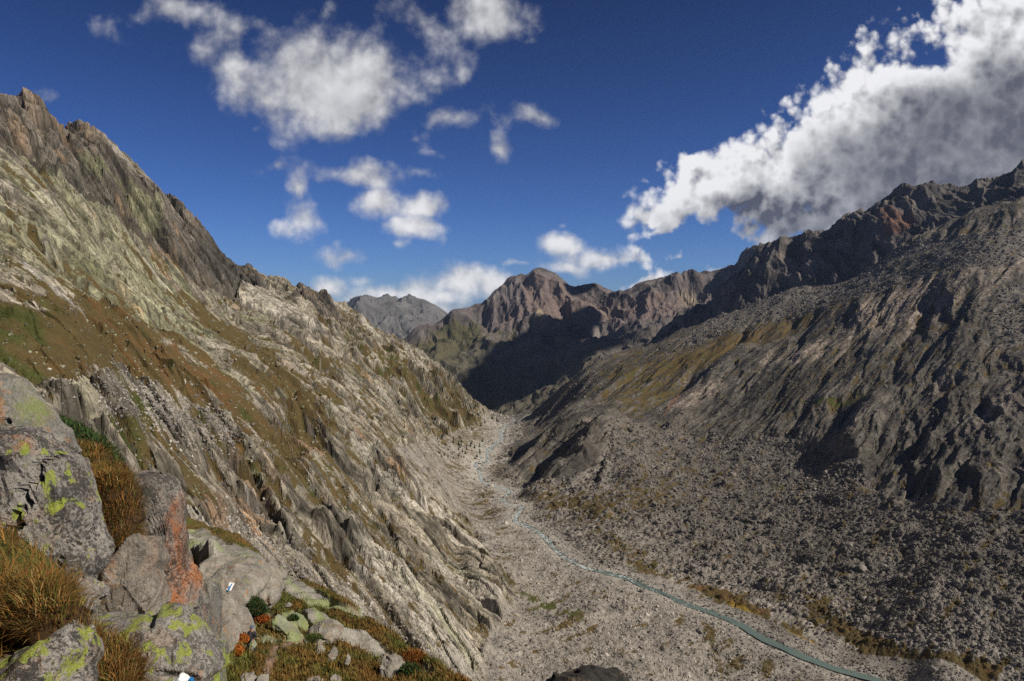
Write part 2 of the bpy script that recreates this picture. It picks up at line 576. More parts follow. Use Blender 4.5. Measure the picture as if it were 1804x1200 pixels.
def on_floor(px, py, off=0.0):
    t, k = px2tk(px, py)
    lo, hi_ = 60., 6000.
    for _ in range(60):
        mid = (lo + hi_) / 2
        if k * mid > zf(mid) + off: lo = mid      # ray is still above the floor
        else: hi_ = mid
    return (t * lo, lo, float(zf(lo)) + off)


RIV_PX = [(908, 722, 3), (888, 745, 7), (884, 760, 4), (883, 775, 6), (866, 786, 6), (857, 797, 6), (857, 813, 6), (836, 822, 6), (843, 833, 5), (849, 847, 6), (867, 855, 6),
          (888, 862, 6), (900, 866, 6), (886, 877, 6), (892, 887, 6), (921, 893, 6), (912, 906, 6), (905, 918, 6), (938, 930, 6), (960, 946, 6),
          (973, 963, 6), (993, 982, 6), (1033, 1002, 7), (1083, 1013, 7), (1107, 1018, 8), (1130, 1032, 8), (1160, 1040, 8), (1200, 1060, 9),
          (1233, 1073, 10), (1267, 1083, 11), (1295, 1094, 12), (1324, 1112, 14), (1354, 1130, 14), (1381, 1142, 14), (1414, 1157, 14), (1444, 1168, 14),
          (1487, 1182, 15), (1537, 1195, 17), (1600, 1215, 19), (1680, 1245, 20), (1780, 1300, 22)]
RIV = []
for (a_, b_, w_) in RIV_PX:
    p = on_floor(a_, b_)
    RIV.append((p[0], p[1], p[2], max(4.0, w_ * p[1] / FPX * 1.35)))
RIV = np.array(RIV)


def resample(P, step):
    d = np.r_[0, np.cumsum(np.hypot(np.diff(P[:, 0]), np.diff(P[:, 1])))]
    n = int(d[-1] / step)
    s = np.linspace(0, d[-1], n)
    return np.stack([np.interp(s, d, P[:, i]) for i in range(P.shape[1])], 1)


RIVF = resample(RIV, 6.0)
for _ in range(3):
    RIVF[1:-1] = (RIVF[:-2] + 2 * RIVF[1:-1] + RIVF[2:]) / 4


def river_dist(X, Y):
    """distance to the river line minus its half width; coarse search only near it"""
    out = np.full(X.shape, 400., F32)
    lo, hi_ = RIVF[:, 1].min() - 60, RIVF[:, 1].max() + 60
    m = (Y > lo) & (Y < hi_) & (X > -160) & (X < 560)
    xs, ys = X[m].astype(F32), Y[m].astype(F32)
    best = np.full(xs.shape, 400., F32)
    P = RIVF.astype(F32)
    for i in range(len(P)):
        sel = np.abs(ys - P[i, 1]) < 90
        if not sel.any(): continue
        d = np.hypot(xs[sel] - P[i, 0], ys[sel] - P[i, 1]) - P[i, 3] / 2
        best[sel] = np.minimum(best[sel], d)
    out[m] = best
    return out


exec_main = True
# ================================================================== main body of the valley
MAIN = [
    # left slope
    (0, 303, 600), (0, 450, 380), (0, 600, 245), (0, 740, 165), (-300, 330, 480), (-300, 600, 200), (-300, 900, 90),
    (117, 367, 690), (120, 500, 440), (150, 600, 330), (150, 700, 245), (160, 820, 170), (60, 900, 105),
    (207, 433, 790), (283, 483, 880), (353, 515, 980), (410, 545, 1080), (300, 600, 520), (300, 700, 400), (300, 760, 345), (310, 850, 300), (320, 920, 230), (350, 1000, 170), (200, 1150, 85),
    (450, 650, 660), (450, 740, 520), (460, 800, 470), (450, 900, 400), (450, 980, 310), (480, 1080, 215), (450, 1200, 130),
    (500, 590, 1040), (600, 650, 1080), (600, 720, 860), (600, 800, 680), (600, 900, 560), (610, 1000, 420), (600, 1100, 330), (620, 1200, 260), (650, 1400, 170),
    (720, 760, 1120), (740, 830, 930), (750, 920, 740), (760, 1020, 580), (760, 1110, 470), (760, 1200, 390), (800, 1400, 270),
    # left skyline and spurs, nearer ones first
    (0, 184, 780), (40, 212, 800), (75, 244, 830), (120, 236, 880), (175, 262, 930), (250, 320, 1000), (300, 380, 1060), (318, 408, 1100),
    (350, 425, 1180), (395, 468, 1300), (460, 497, 1450), (520, 513, 1600), (560, 530, 1720), (610, 552, 1900), (650, 580, 1980), (700, 608, 2060),
    (750, 642, 2180), (800, 682, 2300), (840, 718, 2420), (875, 745, 2560), (600, 590, 1550), (700, 680, 1500), (780, 740, 1650), (840, 755, 2050), (790, 775, 1480), (845, 790, 1650),
    (-300, 120, 700), (-700, 100, 600), (-700, 500, 220), (-700, 900, 80),
    ('w', -.76, 1150, 120), ('w', -.45, 1500, 40), ('w', -.3, 2100, -60), ('w', -.18, 2600, -200), ('w', -.1, 3000, -400), ('w', -.76, 2200, -100), ('w', -.4, 3000, -300),
    # floor
    (870, 1085, 600), (905, 1030, 705), (830, 900, 1080), (780, 825, 1290), (815, 815, 1420), (900, 1150, 540), (850, 1230, 440),
    (1250, 1300, 440), (1400, 1300, 440), (1050, 1250, 470), (1000, 1400, 380), (1300, 1600, 290),
    # right side
    (1804, 1200, 470), (1804, 1100, 520), (1804, 1000, 590), (1804, 900, 690), (1804, 800, 810), (1804, 700, 980), (1804, 600, 1180), (1804, 500, 1420), (1804, 420, 1640), (1804, 350, 1850),
    (1650, 1170, 500), (1600, 1100, 552), (1600, 1000, 655), (1600, 900, 780), (1600, 800, 940), (1600, 700, 1140), (1600, 600, 1360), (1600, 500, 1700), (1600, 420, 2050),
    (1400, 1080, 620), (1400, 1000, 740), (1400, 900, 910), (1400, 800, 1130), (1400, 740, 1260), (1400, 650, 1500), (1400, 570, 1900), (1400, 505, 2250),
    (1200, 1000, 780), (1200, 900, 980), (1200, 800, 1270), (1200, 748, 1420), (1200, 680, 1750), (1200, 600, 2150), (1210, 580, 2400),
    (1050, 960, 870), (1050, 900, 1010), (1050, 830, 1200), (1045, 762, 1400), (1050, 700, 1850), (1080, 640, 2250), (1140, 612, 2500),
    (950, 870, 1180), (930, 820, 1430), (960, 780, 1600), (930, 765, 1900), (960, 740, 2100), (1000, 680, 2300), (1050, 640, 2450),
    ('w', .9, 470, -265), ('w', .9, 600, -225), ('w', .9, 800, -172), ('w', .9, 1100, -95), ('w', .9, 1500, 40), ('w', 1.02, 470, -258), ('w', 1.02, 600, -218), ('w', 1.02, 800, -162), ('w', 1.02, 1100, -80), ('w', 1.02, 1600, 90), ('w', 1.0, 300, -280), ('w', .85, 380, -278), (1804, 1500, 310),
    ('w', .76, 2300, 250), ('w', .55, 2500, 60), ('w', .4, 2700, 0), ('w', .25, 2900, -150), ('w', .12, 3200, -350), ('w', .76, 3500, 150), ('w', .4, 4500, -200), ('w', 1.1, 3000, 300),
    ('w', 0.0, 3200, -560), ('w', 0.03, 4500, -660), ('w', 0, 6500, -800),
]
for i in range(2, len(RIV), 2):
    MAIN.append(('w', RIV[i, 0] / RIV[i, 1], RIV[i, 1], RIV[i, 2]))
tM = TPS(MAIN, smooth=4e-4)
NCOL, NROW = 1000, 960
X, Y, Z = layer_grid(tM, -1.05, 1.05, 80, 6500, NCOL, NROW, c0=80.)
def spacing(X, Y):
    """how far apart the samples lie on the ground, across and along"""
    a = np.hypot(np.gradient(X, axis=1), np.gradient(Y, axis=1))
    b = np.abs(np.gradient(X, axis=0))
    return np.maximum(a, b).astype(F32)




def fade(L):                                              # drops detail too small to be carried by the mesh
    return np.clip(L / px_m / 3 - .3, 0, 1).astype(F32)


def sf(L, base=.10):                                      # how wide a joint has to be to be carried by the mesh
    return np.clip(1.6 * px_m / L, base, .9)




def respread(tps, a, X, Y, Zm, rows, c0=60.):
    """spread the rows again, now along the broken profile, so that steep steps get their share"""
    _, py = project(X, Y, Zm)
    b = np.log(Y)
    d = -np.diff(py, axis=1)
    run = np.minimum.accumulate(py, axis=1)[:, :-1]
    vis = py[:, 1:] <= run + 6
    ww = np.abs(d) * np.where(d > 0, 1, .5) * np.where(vis, 1.0, .3) + np.diff(b, axis=1) * c0 + .02
    outf = (py[:, 1:] > 1260) | (py[:, 1:] < -60)
    ww = np.where(outf, ww * .12, ww)
    cs = np.concatenate([np.zeros((len(a), 1)), np.cumsum(ww, 1)], 1)
    bg = np.linspace(b[0, 0], b[0, -1], 1600)
    CG = np.stack([np.interp(bg, b[i], cs[i] / cs[i, -1]) for i in range(len(a))])
    CG = lat_smooth(CG, 9)
    BB = np.empty((len(a), rows)); tgt = np.linspace(0, 1, rows)
    for i in range(len(a)):
        BB[i] = np.interp(tgt, CG[i], bg)
    AA = np.repeat(a[:, None], rows, 1)
    return AA * np.exp(BB), np.exp(BB), tps(AA, BB) * np.exp(BB)


def main_detail(X, Y, Z):
    global px_m
    PX, PY = project(X, Y, Z)
    SIDE = X - np.interp(Y, RIV[::-1, 1], RIV[::-1, 0])      # < 0 left of the river
    rd = river_dist(X, Y)


    px_m = spacing(X, Y)
    # --- which ground is where
    # talus: broken stone on the floor and on the fans
    edge_px = np.interp(PY, [560, 700, 745, 790, 830, 900, 960, 1030, 1085, 1140, 1200], [1500, 880, 840, 700, 740, 800, 850, 905, 890, 850, 850])
    e_n = fbm(X / 40, Y / 40, 5, 3) * 26
    TAL_L = sstep(PX + e_n - edge_px, -8, 14) * (SIDE < 60)
    edge_r = np.interp(PX, [880, 930, 1000, 1045, 1150, 1300, 1400, 1480, 1540, 1640, 1804], [800, 860, 840, 752, 752, 765, 770, 790, 860, 880, 905])
    TAL_R = sstep(PY + e_n * .8 - edge_r, -6, 16) * (SIDE > -40)
    TAL = np.clip(np.maximum(TAL_L, TAL_R), 0, 1).astype(F32)
    TAL = np.where((SIDE > 0) & (PY < 745), 0, TAL)
    TAL = TAL * (1 - sstep(blobs(PX, PY, [(1035, 790, 34, 60, 25, 1.2), (985, 830, 30, 40, 40, 1.), (960, 800, 30, 40, 40, .7)]), .35, .7) * (SIDE > 0))
    TAL_UP = blobs(PX, PY, [(1450, 520, 120, 26, -18, 1.2), (1290, 560, 110, 22, -30, 1.), (1700, 445, 130, 32, -12, 1.2), (1560, 470, 80, 30, -15, 1.), (1780, 560, 60, 90, 0, .7), (1330, 960, 30, 4, 0, 0)])
    TAL = np.maximum(TAL, sstep(TAL_UP + e_n * .01, .35, .65)).astype(F32)
    LEFT = (sstep(-SIDE, -20, 60) * (1 - TAL)).astype(F32)
    RIGHT = (sstep(SIDE, -20, 60) * (1 - TAL)).astype(F32)
    CRAG = sstep(blobs(PX, PY, [(60, 250, 150, 70, 25, 1.2), (230, 380, 120, 60, 40, 1.2), (330, 460, 90, 50, 40, 1.2), (430, 520, 60, 25, 30, 1), (560, 550, 80, 24, 25, .8), (0, 200, 80, 60, 0, 1)]), .35, .7) * LEFT
    CRAG = CRAG * (Y > np.interp(PX, [-400, 0, 117, 207, 283, 353, 410, 500, 700], [560, 640, 735, 840, 930, 1010, 1130, 1350, 1700]))
    CLIFF = sstep(blobs(PX, PY, [(370, 830, 110, 75, 20, 1.1), (540, 740, 50, 60, 30, 1.), (440, 900, 90, 50, 30, 1.1), (680, 830, 50, 50, 45, 1), (600, 930, 60, 50, 45, .9), (150, 720, 70, 25, 25, .7), (860, 1040, 50, 30, 40, .8),
                                 (700, 1000, 70, 30, 45, .6), (800, 690, 60, 30, 40, .8), (720, 700, 90, 40, 35, .7), (250, 730, 90, 40, 25, .9), (300, 660, 60, 24, 30, .6), (560, 600, 60, 16, 35, .6), (330, 900, 60, 60, 20, .7), (180, 780, 60, 60, 30, .8)]), .3, .75) * LEFT

    dz = np.zeros(X.shape, F32)
    # left slabs: run along lines that swing towards the camera low down
    mx = lambda x: np.interp(x, [-900, -300, -150, -60, 40, 200], [-.25, -.2, .15, .6, 1.0, 1.2])
    xs_ = np.linspace(-3000, 1200, 2000); Mx = np.cumsum(mx(xs_)) * (xs_[1] - xs_[0])
    cL = (Y + np.interp(X, xs_, Mx) + 30 * fbm(X / 160, Y / 160, 11, 3)).astype(F32)
    sL = (X * np.sqrt(1 + mx(X) ** 2) + 20 * fbm(X / 120, Y / 120, 12, 2)).astype(F32)
    shadeL = np.zeros(X.shape, F32)
    crackL = np.ones(X.shape, F32)
    var = {}
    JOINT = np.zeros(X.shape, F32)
    SLAB = sstep(blobs(PX, PY, [(790, 1000, 170, 46, 45, 1.1), (720, 1120, 170, 52, 45, 1.1), (600, 1040, 110, 40, 42, .7), (760, 850, 120, 20, 45, .8)]), .3, .8)
    CLIFF = CLIFF * (1 - .8 * SLAB)
    for n_, (L, st, am) in enumerate(((110, 3.0, .16), (46, 2.5, .22), (19, 2.1, .26), (8, 1.8, .28), (3.6, 1.6, .30), (1.8, 1.5, .30))):
        h, e, r = facet(sL / (L * st), cL / L, 20 + n_, 1.6, sf(L))
        f = fade(L) if L < 30 else 1
        dz += (LEFT * (1 + .9 * CLIFF) * (1 - (.6 if L < 30 else .2) * SLAB) * h * L * am * f).astype(F32)
        gap = 1 - sstep(e, 0, .12)
        dz -= (LEFT * gap * L * .13 * f).astype(F32)
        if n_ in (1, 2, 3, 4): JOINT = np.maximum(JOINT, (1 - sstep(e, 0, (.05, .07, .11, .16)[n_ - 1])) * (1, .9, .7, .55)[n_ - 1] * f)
        var[n_] = r
    # broad smooth slabs low on the slope keep only their long joints
    # cliffs: ledges one above the other, blocky, upright joints
    zt = (Z + 16 * fbm(X / 60, Y / 60, 44, 3)) / 26
    fr = zt - np.floor(zt)
    dz += (CLIFF * (sstep(fr, .25, .70) - fr) * 8 * sstep(Y, 250, 500)).astype(F32)
    for n_, (L, am) in enumerate(((60, .34), (24, .44), (9, .48), (4, .42), (1.8, .4))):
        h, e, r = facet(X / L * .9 + .3 * Z / L, Y / L + .2 * X / L, 40 + n_, 1.2, sf(L, .10))
        dz += ((CLIFF * .8 + CRAG + (.22 if n_ else 0) * LEFT) * h * L * am * fade(L) * (sstep(Y, 120, 480) * .75 + .25 if L > 8 else 1)).astype(F32)
        cw_ = np.clip(CLIFF + CRAG, 0, 1)
        dz -= (cw_ * (1 - sstep(e, 0, .09)) * L * .16 * fade(L)).astype(F32)
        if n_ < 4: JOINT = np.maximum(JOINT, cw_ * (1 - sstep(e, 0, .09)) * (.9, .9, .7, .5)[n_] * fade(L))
        if n_ == 1: vC = r
    lim = (.022 + .022 * CLIFF) * Y + 3.5
    dz = np.where(CRAG > .5, dz, lim * np.tanh(dz / lim)).astype(F32)
    # crags: ribs and gullies down the face
    rg = ridged((X * .5 + Y * .9) / 130, (Y * .4 - X * .9) / 260, 60, 4, .45)
    dz += (CRAG * (rg - .45) * 42).astype(F32)
    dz += (LEFT * (ridged(cL / 110, sL / 420, 61, 3) - .45) * 22 * sstep(Y, 250, 700)).astype(F32)
    far_l = LEFT * sstep(Y, 1000, 1500)
    dz += (far_l * (ridged((X + .7 * Y) / 120, (Y - X) / 300, 62, 4, .5) - .45) * 48).astype(F32)

    # right slopes: ice-worn rock, bands falling to the lower left
    cR = (Y - 1.1 * X + 40 * fbm(X / 200, Y / 200, 13, 3)).astype(F32)
    sR = ((X + Y) * .8 + 20 * fbm(X / 120, Y / 120, 14, 2)).astype(F32)
    ROCKR = RIGHT * (1 - .0 * TAL)
    for n_, (L, st, am) in enumerate(((130, 3.0, .11), (52, 3.4, .15), (21, 3.2, .15), (9, 2.8, .16), (4, 2.2, .18))):
        h, e, r = facet(sR / (L * st), cR / L, 50 + n_, 1.7, sf(L, .14))
        f = fade(L) if L < 30 else 1
        dz += (ROCKR * h * L * am * f).astype(F32)
        if n_ == 2: varR = r
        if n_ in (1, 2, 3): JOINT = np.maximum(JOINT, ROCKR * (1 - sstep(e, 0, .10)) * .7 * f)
    dz += (ROCKR * (ridged(cR / 100, sR / 420, 63, 4, .5) - .45) * 11).astype(F32)
    # bluff of bare rock above the river bend, and the spurs that run down from it
    BLUFF = sstep(blobs(PX, PY, [(1035, 790, 34, 60, 25, 1.2), (985, 830, 30, 40, 40, 1.), (1060, 830, 20, 40, 10, .7), (960, 800, 30, 40, 40, .7)]), .35, .7) * (SIDE > 0)
    for n_, (L, am) in enumerate(((70, .2), (26, .34), (10, .36), (4, .3))):
        h, e, r = facet((X - .5 * Y) / L, (Y + .5 * X) / L * .5, 140 + n_, 1.5, sf(L, .12))
        dz += (BLUFF * h * L * am * fade(L)).astype(F32)
    for (A_, B_, hh, wd) in (((1062, 765, 1370), (955, 872, 1160), 40, 44), ((1010, 770, 1620), (925, 850, 1380), 46, 46), ((1290, 640, 1750), (1170, 735, 1480), 26, 50), ((1540, 715, 1150), (1490, 790, 980), 24, 36)):
        pa, pb = px2tk(A_[0], A_[1]), px2tk(B_[0], B_[1])
        ax, ay, bx_, by_ = pa[0] * A_[2], A_[2], pb[0] * B_[2], B_[2]
        tt = np.clip(((X - ax) * (bx_ - ax) + (Y - ay) * (by_ - ay)) / ((bx_ - ax) ** 2 + (by_ - ay) ** 2), -.15, 1)
        dd = np.hypot(X - ax - tt * (bx_ - ax), Y - ay - tt * (by_ - ay))
        dz += (hh * (1 - .55 * np.clip(tt, 0, 1)) * np.exp(-(dd / wd) ** 2)).astype(F32)
    # steep gullied band on the far right
    GUL = sstep(blobs(PX, PY, [(1700, 770, 160, 60, -20, 1.1), (1620, 700, 120, 40, -25, .8), (1804, 800, 60, 90, 0, 1)]), .3, .8)
    dz += (GUL * (ridged((X - .6 * Y) / 26, (Y + X) / 140, 64, 3, .45) - .5) * 6).astype(F32)
    # fans: stones of every size
    for n_, (L, am) in enumerate(((46, .05), (17, .08), (7., .16), (3.2, .26))):
        d1, d2, r, bx, by = cells(X / L, Y / L, 70 + n_, .8)
        rad = .22 + .38 * r[0] ** 2
        dome = np.sqrt(np.clip(rad * rad - d1 * d1, 0, 1)) * (.6 + .8 * r[1])
        keepc = (r[2] > (.45 if L > 8 else .15))
        dz += (TAL * dome * keepc * L * am * 4.2 * (fade(L) if L < 30 else 1) * (.5 + .5 * sstep(SIDE, -50, 120))).astype(F32)
    dz += (TAL * fbm(X / 70, Y / 70, 81, 4) * 5).astype(F32)
    dz += (TAL * (ridged((X + .3 * Y) / 60, (Y - .6 * X) / 60, 82, 3) - .5) * 5 * sstep(SIDE, 30, 200)).astype(F32)
    dz += (fbm(X / 8, Y / 8, 83, 3) * 1.6 * fade(8)).astype(F32)

    # river bed: flat, a little lower than the banks
    near = 1 - sstep(rd, 4, 40)
    dz = dz * (1 - near * .93) - (1 - sstep(rd, -1, 5)) * 1.3
    Zm = Z + dz

    return {k: v for k, v in locals().items() if k not in ("X", "Y", "Z")}


D1 = main_detail(X, Y, Z)
X, Y, Z = respread(tM, (X / Y)[:, 0], X, Y, D1["Zm"], NROW)
del D1
globals().update(main_detail(X, Y, Z))

# --- colours of the ground, with some shade painted in
C = np.zeros(X.shape + (3,), F32) + col(.225, .203, .172)
rn = fbm(X / 55, Y / 55, 90, 4)
fine = fbm(X / 9, Y / 9, 91, 4)
v2, v3, v1 = var[2][1], var[3][2], var[1][2]
v4 = var[4][0]
tone = (.62 + .62 * v2 + .55 * (v3 - .5) + .45 * (v4 - .5) + .4 * rn)
C = np.where(LEFT[..., None] > .02, col(.31, .274, .212) * tone[..., None], C)
pale = sstep(v1 + .5 * rn + .35 * blobs(PX, PY, [(800, 950, 130, 60, 45, 1), (760, 1120, 140, 60, 45, 1), (450, 980, 100, 80, 40, 1), (640, 1080, 120, 60, 40, .8)]), .62, 1.1) * LEFT
C = mixc(C, (.50, .46, .385), pale * .8)
lich = LEFT * sstep(fbm(sL / 120, cL / 26, 93, 4) + .55 * blobs(PX, PY, [(80, 400, 200, 110, 30, 1.1), (300, 560, 220, 80, 35, .8), (150, 700, 100, 60, 0, .5), (450, 780, 80, 40, 30, .7)]), .12, .6)
C = mixc(C, (.27, .285, .14), lich * .5)
orange = LEFT * sstep(fbm(sL / 60, cL / 40, 94, 4) + .5 * blobs(PX, PY, [(290, 450, 50, 40, 50, 1), (540, 760, 40, 60, 20, 1.2), (440, 870, 80, 70, 20, .9), (60, 220, 120, 60, 20, .5), (690, 820, 40, 50, 45, .8), (400, 930, 60, 50, 20, .8)]), .30, .62)
C = mixc(C, (.42, .235, .115), orange * .65)
dark = LEFT * sstep(fbm(sL / 160, cL / 12, 95, 4) + .3 * CLIFF + .25 * CRAG, .25, .55)
C = mixc(C, (.105, .095, .082), dark * .6)
CC_ = col(.15, .13, .108) * (.55 + .9 * vC[1])[..., None]
CC_ = mixc(CC_, (.30, .20, .12), sstep(vC[0] + .5 * rn + .6 * blobs(PX, PY, [(285, 455, 45, 40, 50, 1), (50, 240, 120, 40, 20, .6), (130, 245, 60, 20, 20, .8)]), .75, 1.1) * .8)
CC_ = mixc(CC_, (.055, .052, .05), sstep(blobs(PX, PY, [(390, 470, 70, 26, 40, 1.3), (460, 520, 60, 14, 28, .9), (120, 335, 50, 16, 20, .9)]) + .3 * rn, .4, .8) * .75)  # dark blobs paint shade onto the crag faces turned from the sun
CC_ = mixc(CC_, (.24, .25, .13), sstep(blobs(PX, PY, [(215, 330, 70, 22, 35, 1.1), (265, 375, 30, 20, 40, .9), (180, 300, 50, 16, 30, .8)]) + .3 * fine, .45, .8) * .7)
C = C + (CC_ - C) * (CRAG * .9)[..., None]
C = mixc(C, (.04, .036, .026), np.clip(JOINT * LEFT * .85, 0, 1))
# right
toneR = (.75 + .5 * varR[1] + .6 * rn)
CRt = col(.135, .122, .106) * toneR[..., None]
CRt = mixc(CRt, (.05, .047, .043), sstep(blobs(PX, PY, [(1420, 655, 190, 50, -38, 1.2), (1230, 560, 120, 22, -35, .9), (1640, 800, 150, 40, -10, .7), (1560, 690, 100, 30, -30, .8), (1150, 800, 0.1, .1, 0, 0)]) + .6 * rn, .4, .9) * .7)  # dark blobs paint in the shading of the steep slabs
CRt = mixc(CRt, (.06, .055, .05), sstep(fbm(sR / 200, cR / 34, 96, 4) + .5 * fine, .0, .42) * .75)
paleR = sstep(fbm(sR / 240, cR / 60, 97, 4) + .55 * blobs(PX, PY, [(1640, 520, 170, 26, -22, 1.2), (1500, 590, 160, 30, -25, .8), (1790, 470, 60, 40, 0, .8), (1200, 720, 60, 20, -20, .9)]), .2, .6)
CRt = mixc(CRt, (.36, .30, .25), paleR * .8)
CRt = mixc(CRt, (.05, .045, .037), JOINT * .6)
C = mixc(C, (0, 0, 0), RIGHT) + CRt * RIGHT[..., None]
# talus
tn = fbm(X / 24, Y / 24, 98, 5)
CT = col(.30, .272, .235) * (.86 + .5 * tn + .3 * fine)[..., None]
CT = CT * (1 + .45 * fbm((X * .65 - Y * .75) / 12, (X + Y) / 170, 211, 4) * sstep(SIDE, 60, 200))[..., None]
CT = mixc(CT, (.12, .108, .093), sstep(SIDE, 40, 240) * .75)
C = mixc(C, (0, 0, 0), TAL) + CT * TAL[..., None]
# turf
G_L = blobs(PX, PY, [(40, 590, 150, 60, 5, 1.0), (150, 640, 150, 45, 15, .9), (290, 640, 150, 42, 30, .85), (400, 700, 110, 28, 35, .8), (200, 560, 120, 30, 30, .5), (255, 790, 60, 45, 20, .8), (420, 590, 120, 14, 35, .6), (520, 690, 120, 22, 38, .6),
                     (510, 760, 26, 90, 10, .5), (330, 930, 45, 55, 35, .8), (380, 560, 140, 12, 32, .5), (570, 960, 70, 22, 50, .5), (620, 700, 130, 26, 36, .5), (700, 660, 140, 30, 32, .6), (780, 700, 90, 30, 40, .5), (830, 800, 70, 40, 35, .6),
                     (950, 1062, 75, 10, 26, .95), (1020, 1090, 30, 10, 20, .5), (900, 985, 30, 12, 10, .5), (710, 830, 120, 8, 45, .4), (1100, 970, 70, 16, 30, .75), (1130, 1000, 40, 10, 30, .6),
                     (1270, 1052, 75, 9, 22, 1.1), (1350, 1098, 100, 12, 31, 1.3), (1430, 1140, 60, 10, 31, 1.2), (1480, 1105, 110, 14, 28, 1.1), (1560, 1150, 120, 16, 25, 1.1), (1690, 1180, 110, 16, 15, 1.), (1250, 1120, 10, 60, -20, .7), (1350, 1165, 10, 40, -10, .8), (1290, 1160, 50, 30, 20, .5), (1000, 890, 120, 20, 10, .5), (1120, 860, 160, 26, -12, .5), (1400, 860, 120, 16, 5, .35), (1560, 940, 30, 26, 0, .4), (1760, 900, 40, 50, 0, .4), (1000, 1110, 40, 20, 0, .3), (1450, 1060, 60, 14, 25, .7), (1150, 700, 90, 34, -25, .5),
                     (1200, 640, 100, 22, -25, .55), (1100, 655, 60, 26, -40, .45), (1300, 600, 120, 16, -18, .45), (1480, 712, 90, 9, -15, .9), (1420, 560, 140, 14, -18, .5), (960, 820, 30, 30, 0, .3), (1250, 780, 50, 10, 0, .3), (1150, 880, 120, 22, -12, .35), (1280, 620, 90, 9, -18, .6),
                     (860, 850, 30, 90, -10, .35), (880, 920, 60, 30, 30, .4), (640, 570, 60, 16, 30, .4)])
gn = fbm(sL / 60, cL / 22, 100, 5, .6) + .22 * (var[3][0] - .5) + .25 * (var[2][2] - .5)
gnR = fbm(sR / 50, cR / 18, 101, 5, .6) * 1.3 + .3 * (JOINT < .2) * (varR[0] - .5)
gnn = np.where(LEFT > .3, gn, gnR) + .4 * fine
lowpatch = -np.clip(dz / (.02 * Y + 3), -1, 1) * .28
G_L = G_L + .26 * LEFT * sstep(Y, 150, 300) * (1 - .7 * pale)
TURF = sstep(G_L * .72 + gnn * 1.05 + .5 * fbm(X / 6, Y / 6, 108, 4) + lowpatch * (1 - TAL) - .12 * CRAG + .14 * RIGHT * (PY < 720), .38, .48) * (1 - .7 * CRAG)
TURF = np.where(near > .6, 0, TURF) * sstep(Y, 60, 90)
gc = fbm(X / 18, Y / 18, 102, 4)
Gc = np.zeros_like(C) + col(.098, .071, .027)
Gc = mixc(Gc, (.125, .072, .026), sstep(gc + .4 * blobs(PX, PY, [(330, 650, 160, 50, 30, 1.2), (1270, 1052, 75, 12, 22, 1)]), .15, .6))
Gc = mixc(Gc, (.062, .07, .017), sstep(-gc + .5 * blobs(PX, PY, [(10, 600, 80, 60, 0, 1), (250, 790, 80, 50, 0, 1), (1150, 700, 120, 60, 0, .35), (1480, 712, 100, 20, 0, 1.2), (700, 660, 200, 60, 30, .6), (950, 1062, 80, 20, 26, 1.2)]), .2, .6))
Gc = mixc(Gc, (.30, .20, .03), sstep(blobs(PX, PY, [(1335, 1092, 60, 6, 30, 1.3), (1430, 1140, 50, 9, 30, 1.5), (1390, 1120, 40, 6, 30, 1)]), .3, .8))
C = C + (Gc - C) * TURF[..., None]
# gravel along the river
GRV = (1 - sstep(rd + 6 * fine, 4, np.interp(Y, [500, 700, 1200, 1500, 2300], [9, 24, 34, 60, 90]) + 14 * rn)) * sstep(fbm(X / 14, Y / 14, 104, 3) + .4, 0, .5)
C = mixc(C, (.44, .41, .36), (GRV * .75).astype(F32))
# rust stain on the right wall
RUST = sstep(blobs(PX, PY, [(1190, 715, 34, 5, -55, 1.4), (1250, 712, 4, 4, 0, 0)]) + fine * .3, .35, .8)
C = mixc(C, (.20, .09, .055), RUST * .6)
C = C * (1 + .28 * fine)[..., None]

colmid = (SIDE[:-1, :-1] + SIDE[1:, 1:]) / 2
Lm = np.zeros(X.shape, bool); Rm = Lm.copy(); Fm = Lm.copy()
flo = (TAL > .5) & (np.abs(SIDE) < 200 + 0 * X) & (Z < zf(Y) + 26)
Fm = flo
Lm = (~flo) & (SIDE < 0)
Rm = (~flo) & (SIDE >= 0)
RW = np.clip(LEFT + RIGHT, 0, 1) * (1 - .85 * TURF)
ST = np.stack([np.where(SIDE < 0, sL, sR), np.where(SIDE < 0, cL, cR) * 1.0, RW], -1).astype(F32)
ST = np.where((CLIFF + CRAG > .5)[..., None], np.stack([(X * .6 + Z) * 1.4, Y + .3 * X, RW], -1), ST)
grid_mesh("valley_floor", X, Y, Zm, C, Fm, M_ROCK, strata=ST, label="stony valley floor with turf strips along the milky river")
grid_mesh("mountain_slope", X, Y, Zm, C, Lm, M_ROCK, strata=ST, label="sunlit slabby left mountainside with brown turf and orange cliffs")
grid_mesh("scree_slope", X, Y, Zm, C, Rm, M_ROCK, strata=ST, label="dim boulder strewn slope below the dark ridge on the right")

MX_, MY_, MZ_ = X, Y, Zm
MTAL, MLEFT, MRIGHT, MTURF, MSIDE = TAL, LEFT, RIGHT, TURF, SIDE
_p = project(X, Y, Zm)[1]
MVIS = _p <= np.minimum.accumulate(_p, axis=1) + 1.5

